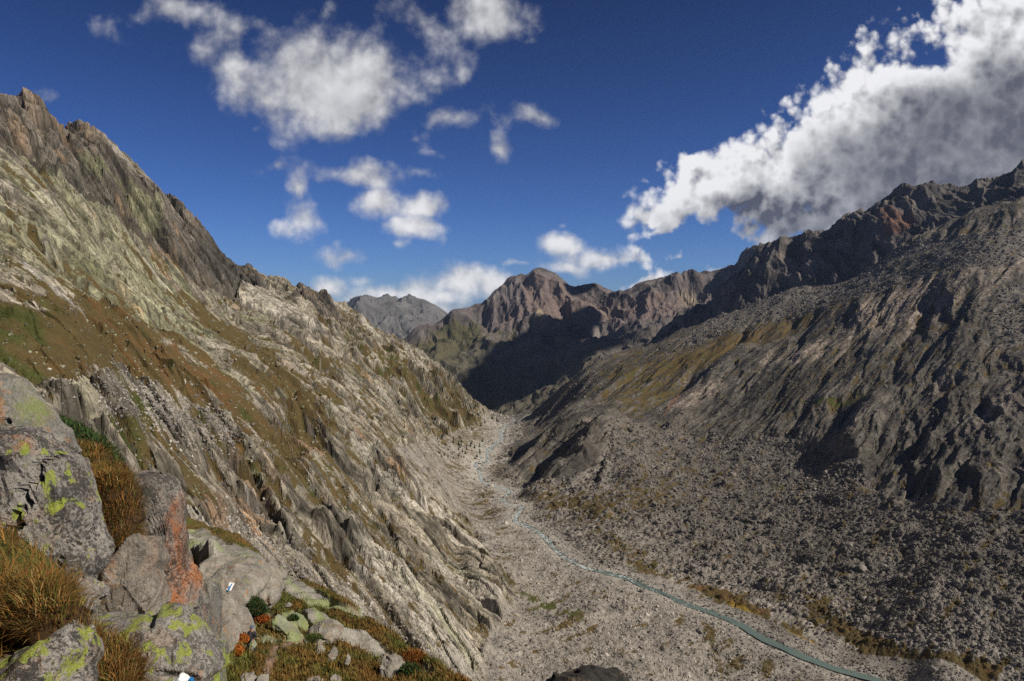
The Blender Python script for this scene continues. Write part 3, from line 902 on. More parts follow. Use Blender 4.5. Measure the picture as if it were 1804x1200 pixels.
# ================================================================== river water
def simple_mat(name, color, rough=.9, spec=.3, bump=None, vary=0.0, vscale=3.0):
    m = bpy.data.materials.new(name); m.use_nodes = True
    T = NT(m.node_tree)
    bs = T.n["Principled BSDF"]
    bs.inputs["Roughness"].default_value = rough
    bs.inputs["Specular IOR Level"].default_value = spec
    obc = T.n.new("ShaderNodeTexCoord").outputs["Object"]
    n = T.noise(obc, vscale, 5, .6)
    f = T.mapr(n, .3, .7, 1 - vary, 1 + vary, smooth=False)
    T.put(bs.inputs["Base Color"], T.mix(1.0, color, T.comb(f, f, f), "MULTIPLY"))
    if bump:
        b = T.n.new("ShaderNodeBump"); b.inputs["Strength"].default_value = bump[0]; b.inputs["Distance"].default_value = bump[1]
        T.put(b.inputs["Height"], T.noise(obc, vscale * 2, 4, .6)); T.l.new(b.outputs[0], bs.inputs["Normal"])
    return m


def water_mat():
    m = bpy.data.materials.new("glacier_water"); m.use_nodes = True
    T = NT(m.node_tree)
    bs = T.n["Principled BSDF"]
    g = T.n.new("ShaderNodeNewGeometry").outputs["Position"]
    yy = T.sep(g)[1]
    foam_amt = T.mapr(yy, 600, 820, .66, .47)
    n = T.noise(T.v("MULTIPLY", g, (.22, .16, .2)), 1.0, 6, .72)
    foam = T.mapr(n, foam_amt, T.m("ADD", foam_amt, .08))
    far = T.mapr(yy, 700, 1300)
    body = T.mix(T.noise(g, .05, 3), (.085, .13, .112), (.15, .20, .175))
    T.put(bs.inputs["Base Color"], T.mix(foam, T.mix(T.m("MULTIPLY", far, .7), body, (.30, .33, .31)), (.55, .58, .56)))
    bs.inputs["Roughness"].default_value = .45
    b = T.n.new("ShaderNodeBump"); b.inputs["Strength"].default_value = .5; b.inputs["Distance"].default_value = .5
    T.put(b.inputs["Height"], T.noise(g, .9, 4, .6)); T.l.new(b.outputs[0], bs.inputs["Normal"])
    return m


M_WATER = water_mat()


def mesh_obj(name, verts, faces, mat=None, parent=None, smooth=False, colors=None, cname="tint"):
    me = bpy.data.meshes.new(name)
    verts = np.asarray(verts, F32)
    if isinstance(faces, np.ndarray):
        k = faces.shape[1]
        me.vertices.add(len(verts)); me.vertices.foreach_set("co", verts.ravel())
        me.loops.add(faces.size); me.loops.foreach_set("vertex_index", faces.astype(np.int32).ravel())
        me.polygons.add(len(faces)); me.polygons.foreach_set("loop_start", np.arange(0, faces.size, k, dtype=np.int32))
        me.update(calc_edges=True)
    else:
        me.from_pydata(verts.tolist(), [], faces)
    me.polygons.foreach_set("use_smooth", np.full(len(me.polygons), smooth))
    if colors is not None:
        at = me.color_attributes.new(cname, "FLOAT_COLOR", "POINT")
        c4 = np.ones((len(verts), 4), F32); c4[:, :3] = colors
        at.data.foreach_set("color", c4.ravel())
    if mat is not None: me.materials.append(mat)
    o = bpy.data.objects.new(name, me)
    COL.objects.link(o)
    if parent is not None: o.parent = parent
    return o


def tag(o, label=None, cat=None, group=None, kind=None):
    if label: o["label"] = label
    if cat: o["category"] = cat
    if group: o["group"] = group
    if kind: o["kind"] = kind
    return o


tg = np.gradient(RIVF[:, :2], axis=0); tg /= np.linalg.norm(tg, axis=1)[:, None]
nrm = np.stack([-tg[:, 1], tg[:, 0]], 1)
vw = []
zc = tM(RIVF[:, 0] / RIVF[:, 1], np.log(RIVF[:, 1])) * RIVF[:, 1] - .35
for i in range(9):
    f = i / 8 - .5
    wob = (.75 + .5 * fbm(RIVF[:, 1] / 22, RIVF[:, 1] * 0 + (i > 4) * 7.3, 400, 3) * 2 + .3) if i in (0, 8) else 1.0
    p = RIVF[:, :2] + nrm * (f * RIVF[:, 3] * wob)[:, None]
    vw.append(np.c_[p, zc])
vw = np.array(vw)
n_ = vw.shape[1]
idx = np.arange(9 * n_).reshape(9, n_)
fw = np.stack([idx[:-1, :-1], idx[1:, :-1], idx[1:, 1:], idx[:-1, 1:]], -1).reshape(-1, 4)
VW, FW = [vw.reshape(-1, 3)], [fw]
for sd, (ya, yb, off, wf) in enumerate(((880, 1300, 16, .5), (900, 1180, -15, .45), (1320, 1950, 14, .55), (1400, 2050, -16, .5), (700, 880, 10, .35))):
    sl_ = np.flatnonzero((RIVF[:, 1] > ya) & (RIVF[:, 1] < yb))
    ph = np.linspace(0, 1, len(sl_))
    lat = off * np.sin(math.pi * ph) * (1 + .5 * np.sin(ph * 23 + sd))
    q = RIVF[sl_, :2] + nrm[sl_] * lat[:, None]
    wd_ = RIVF[sl_, 3] * wf
    zq = tM(q[:, 0] / q[:, 1], np.log(q[:, 1])) * q[:, 1] - .1
    pv_ = np.stack([np.c_[q + nrm[sl_] * (f * wd_)[:, None], zq] for f in (-.5, -.15, .15, .5)])
    ix = np.arange(4 * len(sl_)).reshape(4, -1) + sum(len(v) for v in VW)
    FW.append(np.stack([ix[:-1, :-1], ix[1:, :-1], ix[1:, 1:], ix[:-1, 1:]], -1).reshape(-1, 4)); VW.append(pv_.reshape(-1, 3))
tag(mesh_obj("river", np.concatenate(VW), np.concatenate(FW), M_WATER, smooth=True), "milky turquoise glacier river winding along the valley floor", kind="structure")

# ================================================================== the dark ridge on the right
R2 = [(1804, 430, 1750), (1700, 460, 1850), (1600, 490, 1980), (1500, 520, 2060), (1400, 565, 2150), (1250, 640, 2300), (1150, 680, 2350), (2000, 400, 1700), (2300, 380, 1500),
      (1804, 345, 1900), (1804, 296, 2020), (1700, 402, 1950), (1700, 331, 2120), (1740, 326, 2080), (1640, 330, 2200), (1600, 408, 2080), (1597, 331, 2250), (1560, 425, 2100), (1560, 352, 2260),
      (1500, 458, 2150), (1500, 378, 2320), (1430, 492, 2220), (1430, 408, 2400), (1374, 502, 2300), (1374, 424, 2480), (1345, 436, 2500),
      (1304, 535, 2350), (1312, 468, 2550), (1270, 560, 2400), (1275, 500, 2600), (1204, 592, 2480), (1204, 552, 2650), (1150, 625, 2540), (1150, 598, 2700), (1090, 680, 2560), (1090, 655, 2750),
      (2000, 220, 2000), (2300, 120, 1900),
      ('w', .76, 2500, 180), ('w', .58, 2600, 50), ('w', .45, 2700, 0), ('w', .3, 2900, -120), ('w', .17, 3000, -400), ('w', 1.0, 2600, 300), ('w', .76, 3000, -100), ('w', .45, 3200, -250), ('w', .2, 3300, -600)]
tR = TPS(R2, smooth=1e-4)
X, Y, Z = layer_grid(tR, .14, 1.05, 1700, 3100, 520, 330)
PX, PY = project(X, Y, Z)
px_m = spacing(X, Y)
dz = np.zeros(X.shape, F32)
dz += ((ridged((X - .35 * Y + 40 * fbm(X / 120, Y / 120, 3, 3)) / 90, (Y + .3 * X) / 300, 160, 4, .5) - .5) * 34).astype(F32)
for n_, (L, am) in enumerate(((70, .24), (28, .28), (12, .30))):
    h, e, r = facet(X / L + .4 * Z / L, Y / L * .7 - .5 * Z / L, 150 + n_, 1.5, sf(L, .2))
    dz += h * L * am * (fade(L) if L < 30 else 1)
    if n_ == 1: vr = r
strat = np.sin((Z + .35 * X + 12 * fbm(X / 90, Y / 90, 151, 3)) / 9.5) * 2.2
dz += strat.astype(F32)
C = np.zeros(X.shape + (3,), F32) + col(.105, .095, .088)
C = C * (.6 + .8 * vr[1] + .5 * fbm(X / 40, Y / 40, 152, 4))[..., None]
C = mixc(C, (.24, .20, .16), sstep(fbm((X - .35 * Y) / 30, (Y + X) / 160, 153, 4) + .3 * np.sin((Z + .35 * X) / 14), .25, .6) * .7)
C = mixc(C, (.19, .10, .07), sstep(blobs(PX, PY, [(1590, 395, 22, 22, 40, 1.2), (1570, 412, 34, 10, -30, .8), (1560, 385, 18, 20, 30, .8)]) + .3 * fbm(X / 12, Y / 12, 154, 3), .35, .8) * .8)
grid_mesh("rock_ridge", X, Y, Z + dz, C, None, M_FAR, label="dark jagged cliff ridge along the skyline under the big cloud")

# ================================================================== the peak closing the valley
CM = [(700, 612, 4300), (740, 577, 4500), (800, 546, 4700), (835, 543, 4780), (860, 526, 4830), (880, 506, 4900), (897, 491, 4960), (925, 487, 5000), (945, 478, 5000), (980, 484, 5000), (1003, 510, 5050), (1050, 496, 5050), (1072, 517, 5050), (1120, 506, 4950),
      (1165, 490, 4850), (1200, 481, 4750), (1245, 479, 4700), (1268, 474, 4620), (1310, 456, 4500), (1350, 445, 4400), (1450, 430, 4300), (1600, 430, 4200), (600, 650, 4300), (500, 660, 4400),
      (760, 620, 4150), (720, 640, 4050), (800, 600, 4350), (860, 570, 4500), (930, 545, 4520), (900, 560, 4500), (1000, 555, 4420), (1060, 560, 4350), (1120, 560, 4200), (1200, 530, 4250), (1280, 510, 4200),
      (780, 670, 3750), (850, 640, 3900), (930, 605, 3950), (1000, 610, 3800), (1100, 600, 3700), (1200, 570, 3700), (1280, 560, 3700),
      (830, 710, 3450), (900, 690, 3450), (960, 670, 3400), (1050, 650, 3200), (1150, 640, 3150), (1280, 620, 3100), (880, 730, 3150), (950, 735, 2900), (700, 700, 3600), (600, 720, 3700),
      ('w', -.22, 4900, -650), ('w', -.17, 5000, -550), ('w', -.12, 5150, -480), ('w', -.07, 5250, -420), ('w', -.03, 5500, -250), ('w', .03, 5700, -150), ('w', .1, 5600, -150), ('w', .2, 5500, -150), ('w', .3, 5300, -100), ('w', .45, 5200, 0), ('w', -.2, 6200, -900), ('w', 0, 6500, -600), ('w', .3, 6200, -300), ('w', .6, 6200, -100), ('w', .03, 2700, -640), ('w', .2, 2700, -500), ('w', -.1, 3000, -700), ('w', .5, 3000, -300)]
tC = TPS(CM, smooth=1e-4)
X, Y, Z = layer_grid(tC, -.34, .62, 2700, 6400, 560, 330)
PX, PY = project(X, Y, Z)
px_m = spacing(X, Y)
dz = np.zeros(X.shape, F32)
hi_z = sstep(-PY, -640, -520)
wx_, wy_ = X + 150 * fbm(X / 420, Y / 420, 1, 3), Y + 150 * fbm(X / 420 + 9, Y / 420, 2, 3)
dz += ((ridged(wx_ / 380, wy_ / 560, 170, 6, .5) - .5) * 150 * (.45 + .5 * hi_z)).astype(F32)
for n_, (L, am) in enumerate(((190, .20), (80, .24), (34, .28))):
    h, e, r = facet(X / L + .3 * Z / L, Y / L * .7 - .5 * Z / L, 180 + n_, 1.5, sf(L, .2))
    dz += h * L * am
    if n_ == 1: vr = r
dz += (np.sin((Z - .12 * X + 16 * fbm(X / 200, Y / 200, 171, 3)) / 15) * 4.5).astype(F32)
edge0 = np.clip((np.abs(PY - np.interp(PX, [p[0] for p in CM[:17]], [p[1] for p in CM[:17]]))) / 14, 0.42, 1)
dz *= edge0
C = np.zeros(X.shape + (3,), F32) + col(.125, .108, .104)
C = C * (.75 + .5 * vr[1] + .5 * fbm(X / 90, Y / 90, 172, 4))[..., None]
scr = sstep(blobs(PX, PY, [(985, 535, 60, 26, 20, 1.2), (950, 520, 24, 30, 0, .8), (1040, 550, 50, 18, 15, .9), (885, 575, 60, 14, -30, .7), (1180, 530, 90, 18, -10, .7), (760, 590, 60, 16, -20, .5), (1090, 545, 90, 10, 0, .6), (1060, 600, 70, 12, -25, .5)]) + .45 * fbm(X / 120, Y / 120, 173, 4), .35, .7)
C = mixc(C, (.20, .152, .132), scr * .75)
C = mixc(C, (.33, .27, .18), sstep(blobs(PX, PY, [(955, 558, 16, 8, 40, 1.4), (1300, 520, 30, 10, 0, .8), (1215, 515, 30, 16, 0, .7)]), .4, .8) * .8)
grn = sstep(blobs(PX, PY, [(760, 620, 90, 34, -20, 1.1), (800, 590, 60, 20, -20, .6), (860, 660, 70, 30, 0, .6), (845, 700, 40, 20, 0, 1.), (900, 590, 60, 20, -30, .4)]) + .5 * fbm(X / 110, Y / 110, 174, 5), .3, .7)
C = mixc(C, (.085, .08, .034), grn * .85)
C = mixc(C, (.24, .22, .20), sstep(fbm(wx_ / 150, wy_ / 90, 176, 5) + .25 * blobs(PX, PY, [(960, 640, 120, 40, 0, 1), (1020, 600, 90, 20, -30, .8)]), .22, .45) * .6)  # paler patches painted in to lighten the shaded lower flank
C = mixc(C, (.105, .096, .062), sstep(PY + 30 * fbm(X / 160, Y / 160, 175, 4), 575, 660) * .75)
grid_mesh("mountain", X, Y, Z + dz, C, None, M_FAR, label="rocky brown peak with pale scree fans closing the end of the valley")

# the farthest range, blue with distance
FM = [(540, 600, 9000), (590, 565, 9100), (614, 541, 9150), (628, 530, 9200), (635, 523, 9200), (643, 531, 9200), (655, 541, 9200), (690, 539, 9300), (715, 547, 9350), (735, 535, 9800), (744, 531, 9900), (775, 547, 9900), (800, 560, 9900), (850, 590, 9900),
      (560, 640, 8400), (620, 580, 8700), (680, 575, 8750), (740, 575, 9000), (620, 640, 8000), (700, 620, 8100), (780, 610, 8400), (860, 640, 8300), (700, 680, 7600), (500, 680, 7600), (860, 690, 7600),
      ('w', -.25, 10800, -700), ('w', -.05, 10900, -700), ('w', -.32, 9500, -900), ('w', .03, 9500, -800)]
tF = TPS(FM, smooth=1e-4)
X, Y, Z = layer_grid(tF, -.34, .04, 7500, 11000, 300, 200)
PX, PY = project(X, Y, Z)
px_m = spacing(X, Y)
dz = ((ridged(X / 520, Y / 900, 190, 5, .5) - .5) * 170).astype(F32)
for n_, (L, am) in enumerate(((220, .16), (90, .2))):
    h, e, r = facet(X / L + .3 * Z / L, Y / L * .7 - .5 * Z / L, 195 + n_, 1.5, sf(L, .2))
    dz += h * L * am
dz *= np.clip(np.abs(PY - np.interp(PX, [p[0] for p in FM[:12]], [p[1] for p in FM[:12]])) / 14, .3, 1)
C = np.zeros(X.shape + (3,), F32) + col(.17, .165, .155)
C = C * (.8 + .6 * fbm(X / 200, Y / 200, 197, 4))[..., None]
C = mixc(C, (.32, .30, .27), sstep(fbm((X + .5 * Y) / 90, (Y) / 500, 198, 4) + .2 * blobs(PX, PY, [(680, 545, 40, 10, 0, 1), (645, 600, 60, 20, 40, 1)]), .3, .55) * .7)
C = mixc(C, (.10, .11, .05), sstep(PY + 20 * fbm(X / 300, Y / 300, 199, 3), 600, 650) * .6)
grid_mesh("far_mountain", X, Y, Z + dz, C, None, M_FAR, label="distant blue grey double summit beyond the valley mouth")

# ================================================================== the terrace the photographer stands on
FG = [(330, 925, 88), (385, 948, 86), (440, 970, 82), (500, 1026, 72), (560, 1052, 66), (620, 1078, 60), (700, 1135, 50), (760, 1178, 45), (800, 1208, 41), (860, 1262, 36), (950, 1400, 27),
      (390, 1010, 58), (420, 1060, 47), (390, 1100, 38), (460, 1080, 50), (500, 1090, 50), (560, 1105, 48), (600, 1140, 42), (500, 1140, 38), (450, 1150, 35), (600, 1195, 34), (420, 1195, 27), (700, 1195, 39), (500, 1300, 20), (700, 1350, 21),
      (400, 1400, 12), (600, 1600, 9), (340, 948, 76), (300, 938, 70), (380, 955, 72), (420, 976, 68), (470, 1008, 62), (400, 985, 50), (360, 975, 48), (260, 945, 85), (310, 985, 20), (315, 965, 35), (335, 955, 60), (280, 960, 30), (255, 950, 40), (240, 945, 60), (200, 905, 30), (150, 865, 35), (100, 810, 40), (60, 760, 45), (300, 1300, 9), (200, 1400, 4.5), (0, 1400, 3.4), (350, 1160, 20), (340, 1040, 40), (330, 980, 55),
      (250, 1200, 8), (100, 1200, 4.6), (0, 1200, 4.0), (0, 1090, 4.6), (60, 1050, 5.4), (110, 1090, 5.2), (200, 1110, 8), (240, 1000, 12), (240, 930, 14), (200, 860, 15.5), (150, 800, 17), (120, 762, 19), (92, 738, 22), (60, 715, 25),
      (-100, 1000, 5), (-100, 740, 20), (-300, 900, 6), (-300, 700, 18),
      ('w', -.75, 45, -16), ('w', -.62, 45, -22), ('w', -.50, 45, -30), ('w', -.42, 110, -80), ('w', -.33, 115, -85), ('w', -.22, 90, -75), ('w', -.1, 65, -62), ('w', 0, 50, -50), ('w', .1, 40, -42), ('w', .2, 30, -36), ('w', .4, 20, -30), ('w', -.9, 40, -14),
      ('w', .2, 6, -6), ('w', .5, 5, -7), ('w', -.2, 3, -2.6), ('w', -.8, 2.5, -1.7), ('w', 0, 2, -2.), ('w', .4, 2, -2.6)]
tG = TPS(FG, smooth=3e-4)
GX, GY, GZ = layer_grid(tG, -1.1, .5, 1.6, 120, 420, 420, c0=60.)
def fg_detail(GX, GY, GZ):
  global px_m
  PX, PY = project(GX, GY, GZ)
  px_m = spacing(GX, GY)
  sc_n = np.clip(GY / 40, .08, 1.2)
  dz = (fbm(GX / 6, GY / 6, 300, 4) * .9 * sc_n + fbm(GX / 1.6, GY / 1.6, 301, 3) * .32 * np.clip(GY / 30, .2, 1)).astype(F32)
  ROCKF = sstep(blobs(PX, PY, [(380, 975, 70, 26, 25, 1.2), (450, 1000, 70, 22, 25, 1.1), (400, 1030, 60, 20, 10, .9), (510, 1035, 80, 14, 30, 1.0), (600, 1070, 70, 8, 22, .8), (500, 1105, 60, 12, 45, .9), (545, 1105, 50, 9, 40, .9), (600, 1125, 60, 12, 20, .8),
                               (470, 1130, 50, 8, 5, .6), (680, 1155, 60, 8, 20, .8), (640, 1130, 60, 8, 20, .5), (750, 1180, 30, 10, 40, .8), (200, 850, 60, 5, 45, 0)]) + .3 * fbm(GX / 3, GY / 3, 302, 4), .45, .62)
  for n_, (L, am) in enumerate(((7, .16), (2.6, .2), (1.1, .2))):
      h, e, r = facet((GX * .9 + .35 * GY) / (L * 2.2), (GY - .4 * GX) / L, 310 + n_, 1.5, sf(L, .25))
      dz += (ROCKF * h * L * am * .9 * sstep(GY, 6, 25)).astype(F32)
      if n_ == 1: vr = r
  dz += (1 - ROCKF) * .25 * np.clip(GY / 30, 0, 1) * (fbm(GX / .7, GY / .7, 303, 2) + .5)
  return dict(PX=PX, PY=PY, dz=dz, ROCKF=ROCKF, vr=vr)


D1 = fg_detail(GX, GY, GZ)
GX, GY, GZ = respread(tG, (GX / GY)[:, 0], GX, GY, GZ + D1['dz'], 420, 60.)
globals().update(fg_detail(GX, GY, GZ))
gc = fbm(GX / 3.0, GY / 3.0, 304, 4); gf = fbm(GX / .5, GY / .5, 305, 3)
C = np.zeros(GX.shape + (3,), F32) + col(.105, .072, .023)
C = mixc(C, (.155, .075, .018), sstep(gc, .12, .45))
C = mixc(C, (.070, .076, .020), sstep(-gc + .12 + .4 * blobs(PX, PY, [(480, 1060, 60, 16, 30, 1), (560, 1080, 60, 12, 30, 1), (410, 1180, 40, 30, 0, 1), (560, 1190, 70, 14, 0, .8)]), .1, .45))
C = C * (1 + .6 * gf)[..., None]
Cr = col(.25, .235, .20) * (.7 + .5 * vr[1] + .4 * gf)[..., None]
Cr = mixc(Cr, (.25, .30, .11), sstep(fbm(GX / 5, GY / 5, 306, 4) + .5 * blobs(PX, PY, [(500, 1105, 40, 14, 45, 1.4), (550, 1100, 50, 10, 40, 1.2), (430, 1000, 100, 30, 20, .8), (600, 1078, 90, 12, 20, .9)]), .1, .5) * .75)
C = C + (Cr - C) * ROCKF[..., None]
PATH = sstep(blobs(PX, PY, [(480, 1158, 8, 24, 10, 1.4), (470, 1190, 6, 20, 10, 1.2), (510, 1138, 34, 4, -10, 1.2)]) + .3 * gf, .4, .8)
C = mixc(C, (.22, .15, .115), PATH * .8)
M_NEAR = terrain_mat("terrace_ground", bump=.4, scales=((3.0, 1.), (12., .5)))
grid_mesh("terrace_ground", GX, GY, GZ + dz, C, None, M_NEAR, label="rust and green autumn turf on the rocky terrace at the front")


def gz(x, y):
    return float(tG(np.array([x / y]), np.array([math.log(y)]))[0] * y)


def ground_hit(px, py, lo=1.7, hi_=110.):
    """where the sight line of a pixel meets the terrace"""
    t, k = px2tk(px, py)
    Ys = np.exp(np.linspace(math.log(lo), math.log(hi_), 500))
    kk = tG(np.full(500, t), np.log(Ys))
    j = np.argmax(kk >= k) if (kk >= k).any() else 499
    return (t * Ys[j], Ys[j], k * Ys[j])


def pt(px, py, Y):
    t, k = px2tk(px, py)
    return np.array((t * Y, Y, k * Y))


# ------------------------------------------------------------------ rocks
def n3(p, s, seed, o=3):
    return (fbm(p[:, 0] * s + 3.1 * p[:, 2] * s * .37, p[:, 2] * s, seed, o) + fbm(p[:, 1] * s + 7.7, p[:, 2] * s * .9 + p[:, 0] * s * .21, seed + 5, o) + fbm(p[:, 0] * s + 1.7, p[:, 1] * s + 9.1, seed + 9, o)) / 1.9


_ico = {}


def ico(sub):
    if sub not in _ico:
        import bmesh
        bm = bmesh.new(); bmesh.ops.create_icosphere(bm, subdivisions=sub, radius=1.0)
        v = np.array([x.co[:] for x in bm.verts]); f = np.array([[q.index for q in x.verts] for x in bm.faces], np.int32)
        bm.free(); _ico[sub] = (v, f)
    return _ico[sub]


def chisel(v, rng, n=12, lo=.62, hi=.95, keep=.9):
    for _ in range(n):
        d = rng.normal(size=3); d /= np.linalg.norm(d)
        o = rng.uniform(lo, hi)
        s = np.maximum(0, v @ d - o)
        v = v - s[:, None] * d * keep
    return v


def granite(name, base=(.27, .25, .22), darkm=.5, lichen=.5, orange=0.0, wash=0.0, scale=1.0, streak=None, lich_col=(.36, .42, .05)):
    m = bpy.data.materials.new(name); m.use_nodes = True
    T = NT(m.node_tree)
    bs = T.n["Principled BSDF"]
    g = T.n.new("ShaderNodeNewGeometry").outputs["Position"]
    g = T.v("SCALE", g, scale=scale)
    w = T.v("SUBTRACT", T.noise(g, 3.0, 4, .6, color=True), (.5, .5, .5))
    gw = T.v("ADD", g, T.v("SCALE", w, scale=.22))
    big = T.noise(gw, 1.3, 6, .65)
    speck = T.noise(gw, 26, 6, .8)
    grain = T.noise(g, 90, 4, .8)
    c = T.mix(T.mapr(big, .38, .66), base, tuple(min(1, x * 1.5) for x in base))
    pink = T.mapr(T.noise(gw, 2.2, 5, .7), .5, .62)
    c = T.mix(T.m("MULTIPLY", pink, .55), c, (.36, .255, .185))
    if orange:
        oc = T.mapr(T.noise(gw, 1.6, 6, .7), .60 - .16 * orange, .68 - .12 * orange)
        c = T.mix(T.m("MULTIPLY", oc, .8), c, (.40, .19, .07))
    if streak:   # x position, width, strength: an iron stain that runs down the face
        xs = T.sep(gw)[0]
        d = T.m("ABSOLUTE", T.m("SUBTRACT", xs, streak[0]))
        st = T.m("MULTIPLY", T.m("MULTIPLY", T.mapr(d, streak[1], streak[1] * .2), T.mapr(speck, .36, .50)), T.mapr(T.noise(T.v("MULTIPLY", g, (6, 6, 1.0)), 1.6, 6, .75), .34, .52))
        c = T.mix(T.m("MULTIPLY", st, streak[2]), c, (.46, .15, .04))
    dk = T.mapr(T.m("ADD", T.m("MULTIPLY", T.noise(T.v("MULTIPLY", gw, (1., 1., .55)), 2.4, 7, .8), .45), T.m("MULTIPLY", speck, .55)), .48, .525)
    c = T.mix(T.m("MULTIPLY", dk, darkm), c, (.045, .042, .038))
    if wash:
        wm = T.mapr(T.m('ADD', T.m('MULTIPLY', T.noise(gw, 1.1, 6, .7), .6), T.m('MULTIPLY', speck, .4)), .58 - .14 * wash, .66 - .12 * wash)
        c = T.mix(T.m("MULTIPLY", wm, .8), c, (.22, .27, .09))
    if lichen:
        cov = T.noise(g, .85, 3, .5)
        vv = T.voro(gw, 7.0, "SMOOTH_F1")
        lm = T.m("ADD", T.m("MULTIPLY", T.noise(gw, 5.5, 7, .75), .75), T.m("MULTIPLY", T.m("SUBTRACT", 1.0, vv), .25))
        lm = T.mapr(T.m("MULTIPLY_ADD", T.m("SUBTRACT", cov, .5), .5, lm), .70 - .12 * lichen, .73 - .12 * lichen)
        c = T.mix(T.m("MULTIPLY", lm, .92), c, T.mix(T.noise(g, 4, 2), lich_col, tuple(x * .6 + .06 for x in lich_col)))
    f = T.mapr(grain, .32, .68, .40, 1.55, smooth=False)
    c = T.mix(1.0, c, T.comb(f, f, f), "MULTIPLY")
    T.put(bs.inputs["Base Color"], c)
    bs.inputs["Roughness"].default_value = .92
    bs.inputs["Specular IOR Level"].default_value = .2
    b = T.n.new("ShaderNodeBump"); b.inputs["Strength"].default_value = .8; b.inputs["Distance"].default_value = .04 / scale
    hh = T.m("ADD", T.m("MULTIPLY", speck, 1.0), T.m("MULTIPLY", grain, .35))
    T.put(b.inputs["Height"], hh); T.l.new(b.outputs[0], bs.inputs["Normal"])
    return m


G_BIG = granite("lichened_granite", (.25, .232, .205), .88, .62, .12)
G_BIG2 = granite("rusty_granite", (.25, .22, .18), .5, .2, .55)
G_UP = granite("green_washed_granite", (.23, .22, .19), .5, .45, .15, wash=.25, lich_col=(.33, .40, .06))
G_PIL = granite("iron_stained_granite", (.23, .21, .18), .8, .10, 0, streak=(-4.10, .13, .9))
G_FRONT = granite("yellow_lichened_granite", (.25, .235, .21), .68, 1.35, .15)
G_SIDE = granite("green_lichened_rock", (.23, .22, .19), .6, .3, .1, wash=.4, scale=.9)
G_MID = granite("terrace_granite", (.27, .25, .21), .45, .15, .15, wash=.25, scale=.7)
G_GREEN = granite("green_terrace_rock", (.24, .25, .18), .35, .3, 0, wash=.85, scale=.6)
G_SCREE = granite("scree_granite", (.27, .25, .22), .15, 0, .05, scale=.06)
G_DARK = granite("shade_dark_rock", (.045, .042, .036), .5, 0, 0, scale=.7)  # near-black base colour stands in for the shade on this boulder


def outline_rock(name, poly, Y0, depth, mat, seed, label, cat="rock", sub=5, amp=.06, group=None, flat=.55, lean=0.0, chis=10, cracks=(), smooth=False):
    """a closed boulder whose outline, seen from the path, is poly; depth is half its thickness"""
    rng = np.random.default_rng(seed)
    P = np.array([pt(x, y, Y0) for x, y in poly])
    c = P.mean(0)
    # area centroid
    x, z = P[:, 0], P[:, 2]
    a = x * np.roll(z, -1) - np.roll(x, -1) * z
    c = np.array([((x + np.roll(x, -1)) * a).sum() / (3 * a.sum()), Y0, ((z + np.roll(z, -1)) * a).sum() / (3 * a.sum())])
    n = 720
    th = np.linspace(-math.pi, math.pi, n, endpoint=False)
    Rr = np.zeros(n)
    for i in range(len(P)):
        p = P[i] - c; q = P[(i + 1) % len(P)] - c
        e = q - p
        dx, dz_ = np.cos(th), np.sin(th)
        den = dx * e[2] - dz_ * e[0]
        den = np.where(np.abs(den) < 1e-9, 1e-9, den)
        r = (p[0] * e[2] - p[2] * e[0]) / den
        u = (p[0] * dz_ - p[2] * dx) / den
        ok = (u >= -1e-6) & (u <= 1 + 1e-6) & (r > 0)
        Rr = np.where(ok, np.maximum(Rr, r), Rr)
    Rr = np.where(Rr <= 0, np.interp(th, th[Rr > 0], Rr[Rr > 0]), Rr)
    v, f = ico(sub)
    v = v.copy()
    rad = float(np.sqrt(abs(a.sum() / 2) / math.pi))
    Rr = Rr * (1 + .03 * fbm(np.cos(th) * 2 + seed, np.sin(th) * 2, seed, 3))
    w = chisel(v, rng, chis, .72, .97)
    rho = np.hypot(w[:, 0], w[:, 2])
    ang = np.arctan2(v[:, 2], v[:, 0])
    R_ = np.interp(ang, np.r_[th, math.pi], np.r_[Rr, Rr[0]])
    rr = np.hypot(v[:, 0], v[:, 2]) ** flat
    rho = np.hypot(v[:, 0], v[:, 2])
    out = np.stack([c[0] + R_ * rr * np.cos(ang), c[1] + depth * np.sign(w[:, 1]) * np.abs(w[:, 1]) ** .85 + lean * R_ * rr * np.sin(ang), c[2] + R_ * rr * np.sin(ang)], 1)
    nv = v / np.linalg.norm(v, axis=1)[:, None]
    q = (out - c) / rad
    keep = 1 - .3 * (rho > .92)
    d = n3(q, 1.3, seed, 5) * 1.2 + n3(q, 6.0, seed + 50, 4) * .5
    h, e, r = facet(q[:, 0] * 1.7 + q[:, 1] * .8, q[:, 2] * 1.4 + q[:, 1] * .7, seed, 2.0, .10)
    h2, e2, r2 = facet(q[:, 0] * 4.6 + q[:, 1] * 2.2, q[:, 2] * 3.8 - q[:, 1] * 2, seed + 3, 2.0, .12)
    d = d + h * 3.4 + h2 * 1.3 - (1 - sstep(e, 0, .05)) * .6
    out += nv * (d * amp * rad * keep)[:, None]
    for (x0, y0, x1, y1, wd, dp) in cracks:   # open joints: px line, half width, depth (m)
        A = pt(x0, y0, Y0); B = pt(x1, y1, Y0)
        ab = (B - A)[[0, 2]]; L2 = (ab ** 2).sum()
        pr = out[:, [0, 2]] - A[[0, 2]]
        tt = np.clip((pr @ ab) / L2, 0, 1)
        wob = .03 * rad * np.sin(tt * 17 + seed)
        dd = np.hypot(pr[:, 0] - tt * ab[0] + wob, pr[:, 1] - tt * ab[1])
        m_ = np.exp(-(dd / wd) ** 2) * (out[:, 1] < Y0)
        out[:, 1] += m_ * dp
    base = np.array([c[0], c[1], P[:, 2].min()])
    o = mesh_obj(name, out - base, f, mat, smooth=smooth)
    o.location = base
    tag(o, label, cat, group)
    return o


